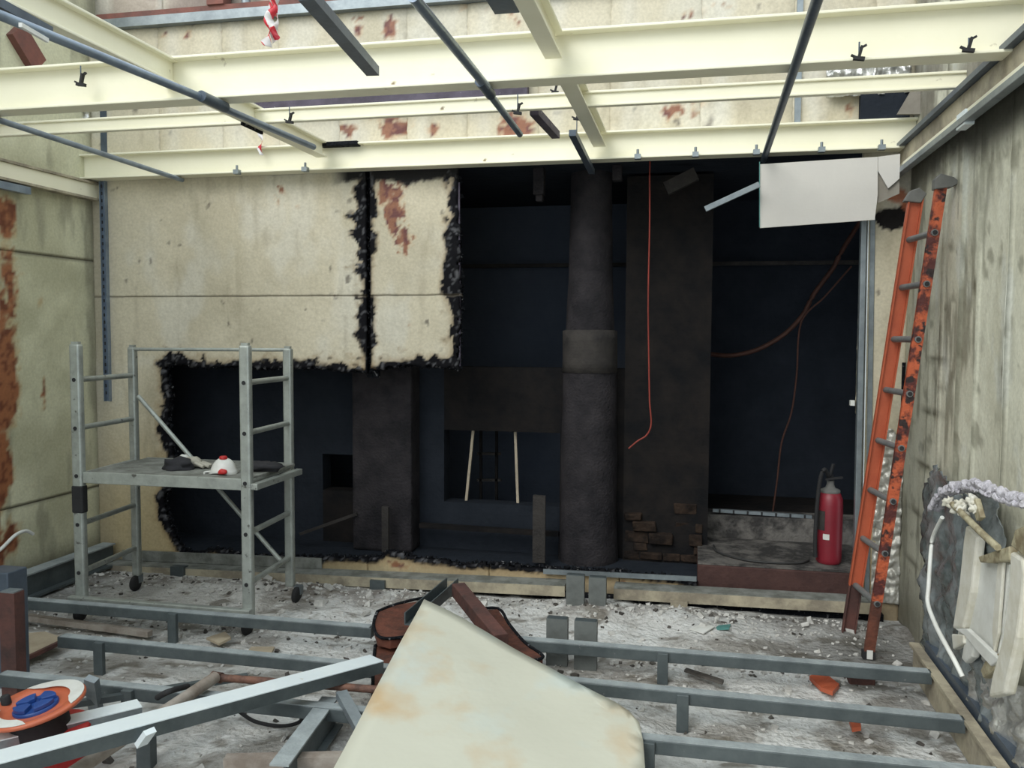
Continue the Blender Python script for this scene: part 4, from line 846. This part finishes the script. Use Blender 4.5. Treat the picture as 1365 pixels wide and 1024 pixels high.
rusty([(503, 816), (530, 806), (572, 799), (590, 830), (556, 846), (520, 852), (503, 848), (498, 832)], .20, .05, 'rust-red burnt plate, upper one left of pale sheet tip')
rusty([(500, 862), (530, 850), (566, 842), (570, 870), (540, 900), (520, 930), (500, 945), (497, 900)], .13, .05, 'rust-red burnt plate below the upper one, left of pale sheet')
rusty([(628, 814), (664, 812), (678, 832), (700, 858), (724, 876), (700, 880), (650, 858)], .17, .05, 'rust-red burnt plate showing right of pale sheet tip')
a_ = P(606, 780, 2, .33); 
b = MB(); b.prism(P(603, 778, 2, .30), P(548, 826, 2, .30), [(-.035, -.03), (.035, -.03), (.035, .03), (.029, .03), (.029, -.024), (-.029, -.024), (-.029, .03), (-.035, .03)]); tag(b.build('grey_channel', 'joist'), 'dark grey channel propping the tip of pale sheet', 'channel')
b = MB(); b.bar(P(611, 786, 2, .31), P(668, 856, 2, .25), .07, .07); tag(b.build('brown_channel', 'red_dark', bevel=.005), 'brown steel bar slanting down right from pale sheet tip', 'bar')
# ================================================================== PALE SHEET
p0 = P(565, 803, 2, .42); p1 = P(855, 968, 2, .18); p2 = P(445, 1024, 2, .22)
nrm = (p1-p0).cross(p2-p0).normalized()
def onpl(px, py):
    d = Vector(RM.T @ np.array([px-CX, py-CY, F])); e = Vector(EYE); t = (p0-e).dot(nrm)/d.dot(nrm); return e+d*t
outl = [(565, 803), (630, 837), (700, 873), (770, 910), (820, 935), (838, 948), (852, 965), (857, 990), (860, 1024), (866, 1075), (420, 1075), (445, 1024), (485, 950), (525, 877)]
pts = [onpl(*p) for p in outl]
fl0 = pts[0]; ux_ = (pts[4]-pts[0]).normalized(); uy_ = nrm.cross(ux_).normalized()
bm = bmesh.new(); vv_ = [bm.verts.new(p) for p in pts]; f = bm.faces.new(vv_); bmesh.ops.triangulate(bm, faces=[f]); 
for _ in range(4): bmesh.ops.subdivide_edges(bm, edges=[e for e in bm.edges if e.calc_length() > .09], cuts=1, use_grid_fill=False); bmesh.ops.triangulate(bm, faces=bm.faces[:])
up_ = nrm if nrm.z > 0 else -nrm
for v in bm.verts:
    q = v.co-fl0; v.co += up_*(.012*math.sin(q.dot(ux_)*4+1)+.012*mnoise.noise(q*3))
vs = [v.co.copy() for v in bm.verts]; bm.verts.index_update(); fs = [tuple(v.index for v in f.verts) for f in bm.faces]; bm.free()
o = new_obj('fibreglass_sheet', vs, fs, 'fibre'); s_ = o.modifiers.new('t', 'SOLIDIFY'); s_.thickness = .012; s_.offset = 0
for p in o.data.polygons: p.use_smooth = True
tag(o, 'large pale stained sheet lying in the centre foreground', 'sheet')
# ================================================================== LEFT FOREGROUND STEEL
def lipped(name, a, b_, w_, h, mt, label, side='galv'):
    r = empty(name, (a+b_)/2, label, 'channel'); dn = Vector((0, 0, -1)); d = (b_-a).normalized(); lat = d.cross(Vector((0, 0, 1))).normalized()
    MB().bar(a+dn*.002, b_+dn*.002, w_, .005).build('top_face', mt, r, bevel=.001)
    MB().bar(a+dn*(h/2)+lat*(w_/2-.003), b_+dn*(h/2)+lat*(w_/2-.003), .004, h-.004).build('web', side, r)
    MB().bar(a+dn*(h/2)-lat*(w_/2-.003), b_+dn*(h/2)-lat*(w_/2-.003), .004, h-.004).build('web', side, r)
    return r
ch = lipped('bright_channel', P(-60, 1024, 2, .33), P(502, 877, 2, .25), .10, .055, 'bright', 'long bright silver channel crossing bottom left foreground', 'joist')  # sky-white top and dark sides paint the lit and shaded faces
MB().box(tuple(P(397, 912, 2, .25)-Vector((.02, .01, .02))), tuple(P(397, 912, 2, .25)+Vector((.02, .01, .02)))).build('clip', 'white', ch)
MB().bar(P(200, 975, 2, .30), P(188, 992, 2, .24), .04, .02).build('bracket', 'bright', ch)
lipped('grey_channel', P(-40, 990, 2, .20), P(186, 937, 2, .20), .085, .06, 'bright', 'shorter dull silver channel behind bright one, under reel')
o = MB().bar(P(90, 940, 2, .125), P(330, 902, 2, .125), .03, .025).build('thin_channel', 'joist'); tag(o, 'thin grey strip lying behind the bright channel', 'strip')
b = MB().tube(P(95, 1032, 2, .18), P(287, 903, 2, .2), .024, 14); tag(b.build('pale_pipe', 'pipe_pale'), 'pale dusty pipe length pointing up to rusty pipe end', 'pipe')
b = MB().tube(P(285, 903, 2, .19), P(510, 920, 2, .19), .016, 14).tube(P(283, 902, 2, .19), P(295, 904, 2, .19), .023, 14); tag(b.build('rusty_pipe', 'pipe_rust'), 'rusty brown pipe lying behind the bright channel', 'pipe')
b = MB().box((P(195, 990, 2, .1).x-.03, P(195, 990, 2, .1).y-.02, -.0), (P(195, 990, 2, .1).x+.03, P(195, 990, 2, .1).y+.02, .2)); tag(b.build('stub_post', 'joist'), 'short grey stub leg under the bright channel', 'post')
b = MB().prism(P(122, 905, 2, .24), P(130, 960, 2, .02), [(-.025, -.015), (.025, -.015), (.025, .015), (-.025, .015)], (0, 1, 0)); tag(b.build('leaning_stub', 'galv'), 'grey steel stub leaning right of the orange reel', 'post')
b = MB().path([P(210, 930, 2, .2), P(225, 922, 2, .24), P(250, 915, 2, .2)], .012, 8); tag(b.build('black_hose_end', 'rubber'), 'short black hose end beside the pale pipe', 'hose')
b = MB().path([P(318, 948, 2, .03), P(340, 962, 2, .02), P(375, 968, 2, .02), P(400, 962, 2, .05), P(408, 945, 2, .12)], .008, 8); tag(b.build('black_cable', 'rubber'), 'thin black cable looping on the floor by cross channel', 'cable')
b = MB().path([P(-20, 745, 0, -3.95), P(0, 733, 0, -3.95), P(20, 714, 0, -3.95), P(34, 708, 0, -3.95), P(44, 712, 0, -3.95)], .011, 8); tag(b.build('white_cable', 'white'), 'white cable end curling against the rusty left wall', 'cable')
b = MB().poly([P(25, 882, 2, .06), P(88, 851, 2, .06), P(60, 842, 2, .06), P(10, 846, 2, .06), P(-10, 878, 2, .06)], (0, 0, -.012)); tag(b.build('plywood_offcut', 'ply'), 'pale plywood offcut beside red-brown post', 'board')
b = MB().bar(P(25, 883, 2, .07), P(92, 851, 2, .07), .018, .02); tag(b.build('brown_strip', 'red_dark'), 'thin brown strip along near edge of plywood offcut', 'strip')
b = MB().bar(P(0, 818, 2, .04), P(200, 845, 2, .03), .04, .03); tag(b.build('dusty_batten', 'pipe_pale'), 'dusty batten on the floor behind middle left joist', 'batten')
# ---- cable reel
rc = Vector((-2.355, 2.655, .265)); tilt = Euler((math.radians(7), math.radians(-7), 0)).to_matrix()
rl = empty('cable_reel', rc-Vector((0, 0, .14)), 'orange cable reel with a blue hub at left foreground', 'reel')
MB().lathe(rc, [(.02, .0), (.10, .0), (.115, .002), (.125, .012), (.165, .018), (.172, .012), (.170, .002), (.12, -.012), (.02, -.014)], 40, tilt).build('upper_flange', 'reel', rl)
MB().lathe(rc, [(.085, -.10), (.085, -.012)], 28, tilt).build('drum', 'redp', rl)
MB().lathe(rc, [(.10, -.10), (.10, -.03)], 28, tilt).build('cable_winding', 'rubber', rl)
MB().lathe(rc, [(.02, -.125), (.16, -.125), (.168, -.115), (.16, -.10), (.02, -.10)], 32, tilt).build('lower_flange', 'redp', rl)
def arc(a0, a1, r0_, r1_, h):
    b = MB(); n = 18; vs = []
    for i in range(n+1):
        a = math.radians(a0+(a1-a0)*i/n); ta = min(1, (1-abs(2*i/n-1))*3)**.5; ri = r1_-(r1_-r0_)*ta
        for r_ in (ri, r1_): vs.append(rc+tilt @ Vector((r_*math.cos(a), r_*math.sin(a), h-(.006 if r_ == ri else 0)*0)))
    b.add(vs, [(2*i, 2*i+1, 2*i+3, 2*i+2) for i in range(n)]); return b
for a0, a1 in ((-5, 140), (185, 300)):
    o = arc(a0, a1, .118, .166, .0205).build('white_crescent', 'white', rl); o.modifiers.new('t', 'SOLIDIFY').thickness = .002
hb = MB().lathe(rc, [(.078, .0), (.078, .008), (.074, .012)], 28, tilt).build('hub', 'blue', rl)
for k in range(4):
    b = MB(); a0 = k*90+12+25; pr_ = []
    for i in range(9): a = math.radians(a0+66*i/8); pr_.append(rc+tilt @ Vector((.072*math.cos(a), .072*math.sin(a), .012)))
    for i in range(4, -1, -1): a = math.radians(a0+66*i/4); pr_.append(rc+tilt @ Vector((.022*math.cos(a), .022*math.sin(a), .012)))
    b.poly(pr_, tilt @ Vector((0, 0, .016))).build('hub_petal', 'blue', hb, bevel=.003)
MB().lathe(rc+tilt @ Vector((-.135, .01, 0)), [(.018, .012), (.018, .04), (.014, .045)], 14, tilt).build('crank_knob', 'rubber', rl)
MB().box((rc.x-.12, rc.y-.12, -.01), (rc.x+.12, rc.y+.12, .12)).build('stand', 'redp', rl, bevel=.02)
# ================================================================== WRECKED WHITE WALL UNIT (right foreground)
wu = empty('wrecked_wall_unit', (1.1, 3.6, .3), 'broken white plastic wall unit hanging at lower right', 'appliance')
W_ = lambda px, py, x=1.10: P(px, py, 0, x)
def wpoly(pix, x, th, name, mt, bev=.004): return MB().poly([W_(px, py, x) for px, py in pix], (th, 0, 0)).build(name, mt, wu, bevel=bev)
wpoly([(1288, 748), (1298, 745), (1345, 752), (1340, 800), (1330, 880), (1310, 875), (1276, 850)], 1.10, .02, 'back_panel', 'white')
wpoly([(1287, 700), (1302, 716), (1294, 790), (1283, 838), (1269, 838), (1278, 780), (1284, 720)], 1.075, .035, 'side_trim', 'offwhite', .01)
wpoly([(1346, 735), (1362, 745), (1365, 765), (1355, 850), (1338, 925), (1317, 930), (1322, 900), (1336, 850), (1345, 780)], 1.05, .04, 'side_trim', 'offwhite', .01)
wpoly([(1365, 700), (1352, 706), (1346, 728), (1364, 742), (1380, 745), (1380, 700)], 1.05, .03, 'corner_piece', 'yellowed', .008)
wpoly([(1303, 742), (1344, 728), (1346, 748), (1320, 751), (1306, 750)], 1.07, .03, 'bracket', 'yellowed', .006)
wpoly([(1330, 745), (1337, 746), (1330, 845), (1324, 870), (1322, 840)], 1.085, .012, 'rib', 'offwhite')
wpoly([(1272, 838), (1288, 838), (1332, 880), (1320, 888), (1300, 866), (1286, 848)], 1.07, .02, 'lower_strap', 'white', .004)
wpoly([(1268, 845), (1284, 846), (1284, 858), (1270, 866)], 1.07, .03, 'broken_end', 'offwhite', .006)
wpoly([(1286, 848), (1299, 855), (1295, 876), (1286, 884), (1281, 878)], 1.08, .03, 'broken_end', 'white', .008)
wpoly([(1318, 870), (1331, 872), (1324, 895), (1310, 905), (1306, 893)], 1.08, .03, 'broken_end', 'yellowed', .008)
MB().path([W_(1270, 672, 1.04), W_(1288, 690, 1.04), W_(1310, 712, 1.05), W_(1330, 730, 1.06)], .013, 8).build('broken_pipe', 'yellowed', wu)
for k, (px, py) in enumerate(((1265, 670), (1272, 678), (1283, 682), (1280, 672), (1297, 668), (1300, 680))): lump('melted_lump', W_(px, py, 1.05), (.020, .018, .022), 'offwhite', wu, k*3.3, n=3, amp=.95)
wpoly([(1293, 668), (1300, 664), (1307, 690), (1301, 695)], 1.05, .02, 'melted_tab', 'yellowed', .005)
o = crinkle('plastic_film', lambda u, v: ((1.135, RQ(1246, 700)[0]-1.1*u, .12+(.86+.12*math.sin(3*u))*v), (-1, 0, 0)), 26, 22, 'film', None, .035, 21, mask=lambda u, v: v < .93+.2*math.sin(u*9)*.3 and u+v*.25 > .09)
tag(o, 'crumpled grey plastic film behind the broken white wall unit', 'film')
o = crinkle('foil_sheet', lambda u, v: ((1.14, 3.75-1.0*u, .16+.28*v-.0*u), (-1, 0, 0)), 30, 10, 'foil', None, .04, 44)
tag(o, 'silver foil sheet at foot of right wall below wall unit', 'foil')
# fluffy lilac insulation rim over the unit
b = MB(); rd = random.Random(12); top = [(1243, 672), (1258, 652), (1280, 644), (1305, 642), (1325, 650), (1345, 658), (1368, 664)]
def fluff(off, r_, sd_):
    t_ = MB().path([W_(x, y+4, 1.08)+Vector(off) for x, y in top], r_, 14, 14)
    for v in t_.v[:]: pass
    k0 = len(b.v); vs = [v+Vector((mnoise.noise(v*38+Vector((sd_, 0, 0))), mnoise.noise(v*38+Vector((0, sd_, 0))), mnoise.noise(v*38+Vector((0, 0, sd_)))*1.3))*r_*.9+Vector((0, 0, -.03*max(0, mnoise.noise(v*14+Vector((sd_, 0, 3))))*(1 if i_ % 14 < 7 else 0))) for i_, v in enumerate(t_.v)]
    b.add(vs, t_.f, True)
fluff((0, 0, 0), .017, 1); fluff((.02, 0, -.012), .014, 5); fluff((-.012, 0, -.016), .010, 9)
o = b.build('insulation_tuft', 'wool'); stuff(o); tag(o, 'lilac-grey fluffy insulation edge above the broken wall unit', 'insulation')
wc = MB().path([W_(1256, 690, 1.05), W_(1244, 715, 1.05), W_(1241, 735, 1.04), W_(1238, 780, 1.0), W_(1237, 805, .98), W_(1248, 835, .97), W_(1262, 862, .97), W_(1272, 880, .98), W_(1283, 902, 1.0)], .009, 8); tag(wc.build('white_cable', 'white'), 'white cable dangling left of the broken wall unit', 'cable')
# ================================================================== LOOSE DEBRIS
def chip(b, x, y, s, rd, flat=.35):
    z = float(floor_h(np.array([x]), np.array([y]))[0]); q = Euler((rd.gauss(0, .4), rd.gauss(0, .4), rd.uniform(0, 6))).to_matrix(); c = Vector((x, y, z+s*flat*.4)); vs = []
    for zz in (-1, 1):
        for a in (0, 1.4, 3.0, 4.5): r_ = s*rd.uniform(.6, 1.2); vs.append(c+q @ Vector((r_*math.cos(a), r_*math.sin(a), zz*s*flat)))
    b.add(vs, [(3, 2, 1, 0), (4, 5, 6, 7), (0, 1, 5, 4), (1, 2, 6, 5), (2, 3, 7, 6), (3, 0, 4, 7)])
M['chip_pale'] = mat('pale_debris', (.58, .57, .54), .85, 0, (.4, .39, .37), 20, .7, .2); M['chip_dark'] = mat('dark_debris', (.10, .09, .08), .9, 0, (.05, .045, .04), 20, .7, .3)
for nm, mt, n, lab, sd_ in (('pale_rubble', 'chip_pale', 3200, 'scatter of pale plaster crumbs all over the floor', 1), ('dark_rubble', 'chip_dark', 700, 'scatter of dark charred crumbs all over the floor', 2)):
    b = MB(); rd = random.Random(sd_)
    for k in range(n):
        x = rd.uniform(-4.0, 1.05); y = rd.choice((rd.uniform(2.0, 5.1), rd.uniform(2.0, 5.1), rd.gauss(4.95, .1), rd.gauss(4.3, .12)))
        if y > 5.1: continue
        chip(b, x, y, abs(rd.gauss(.005, .006))+.003, rd)
    o = b.build(nm, mt); stuff(o); tag(o, lab, 'debris')
rd = random.Random(9)
def scrap(name, pix, z, th, mt, lab):
    tag(MB().poly([P(px, py, 2, z+.004*((k*7) % 5)) for k, (px, py) in enumerate(pix)], (0, 0, -th)).build(name, mt), lab, 'scrap')
scrap('orange_scrap', [(1079, 901), (1092, 896), (1106, 902), (1119, 912), (1110, 922), (1094, 916)], .04, .02, 'orange', 'orange plastic scrap on floor between rear and middle right joists')
scrap('orange_scrap', [(1132, 958), (1146, 957), (1148, 968), (1136, 970)], .04, .02, 'orange', 'small orange scrap on floor between middle and near right joists')
scrap('wood_scrap', [(275, 850), (300, 842), (308, 850), (292, 858)], .03, .012, 'ply', 'thin brown wood scrap on floor in front of scaffold')
scrap('wood_scrap', [(335, 862), (366, 862), (362, 870), (330, 868)], .03, .012, 'ply', 'brown wood scrap on floor behind middle left joist')
scrap('card', [(919, 838), (936, 831), (953, 835), (938, 844)], .03, .006, 'white', 'square white card on floor below the maroon plinth')
scrap('teal_scrap', [(952, 834), (974, 832), (972, 838), (956, 839)], .03, .006, 'teal', 'small teal scrap on floor below the maroon plinth')
scrap('long_splinter', [(915, 890), (965, 906), (963, 910), (912, 893)], .03, .012, 'chip_dark', 'long dark splinter on floor between right joists')
q = P(1146, 915, 2, 0); b = MB().box((q.x-.06, q.y-.03, -.01), (q.x+.06, q.y+.05, .09), Euler((0, 0, .2)).to_matrix()); tag(b.build('wood_block', 'red_dark', bevel=.006), 'dark brown block standing on floor below the ladder foot', 'block')
rd = random.Random(31)
for k in range(34):
    x = rd.uniform(-3.3, 1.0); y = rd.choice((rd.uniform(2.6, 4.9), rd.gauss(4.95, .05))); 
    b = MB(); chip(b, x, y, rd.uniform(.018, .042), rd, rd.uniform(.15, .5)); o = b.build('plaster_lump', rd.choice(('chip_pale', 'chip_pale', 'chip_pale')))
    tag(o, 'small pale lump of broken plaster lying loose on the debris floor', 'rubble', 'plaster lumps on the floor')
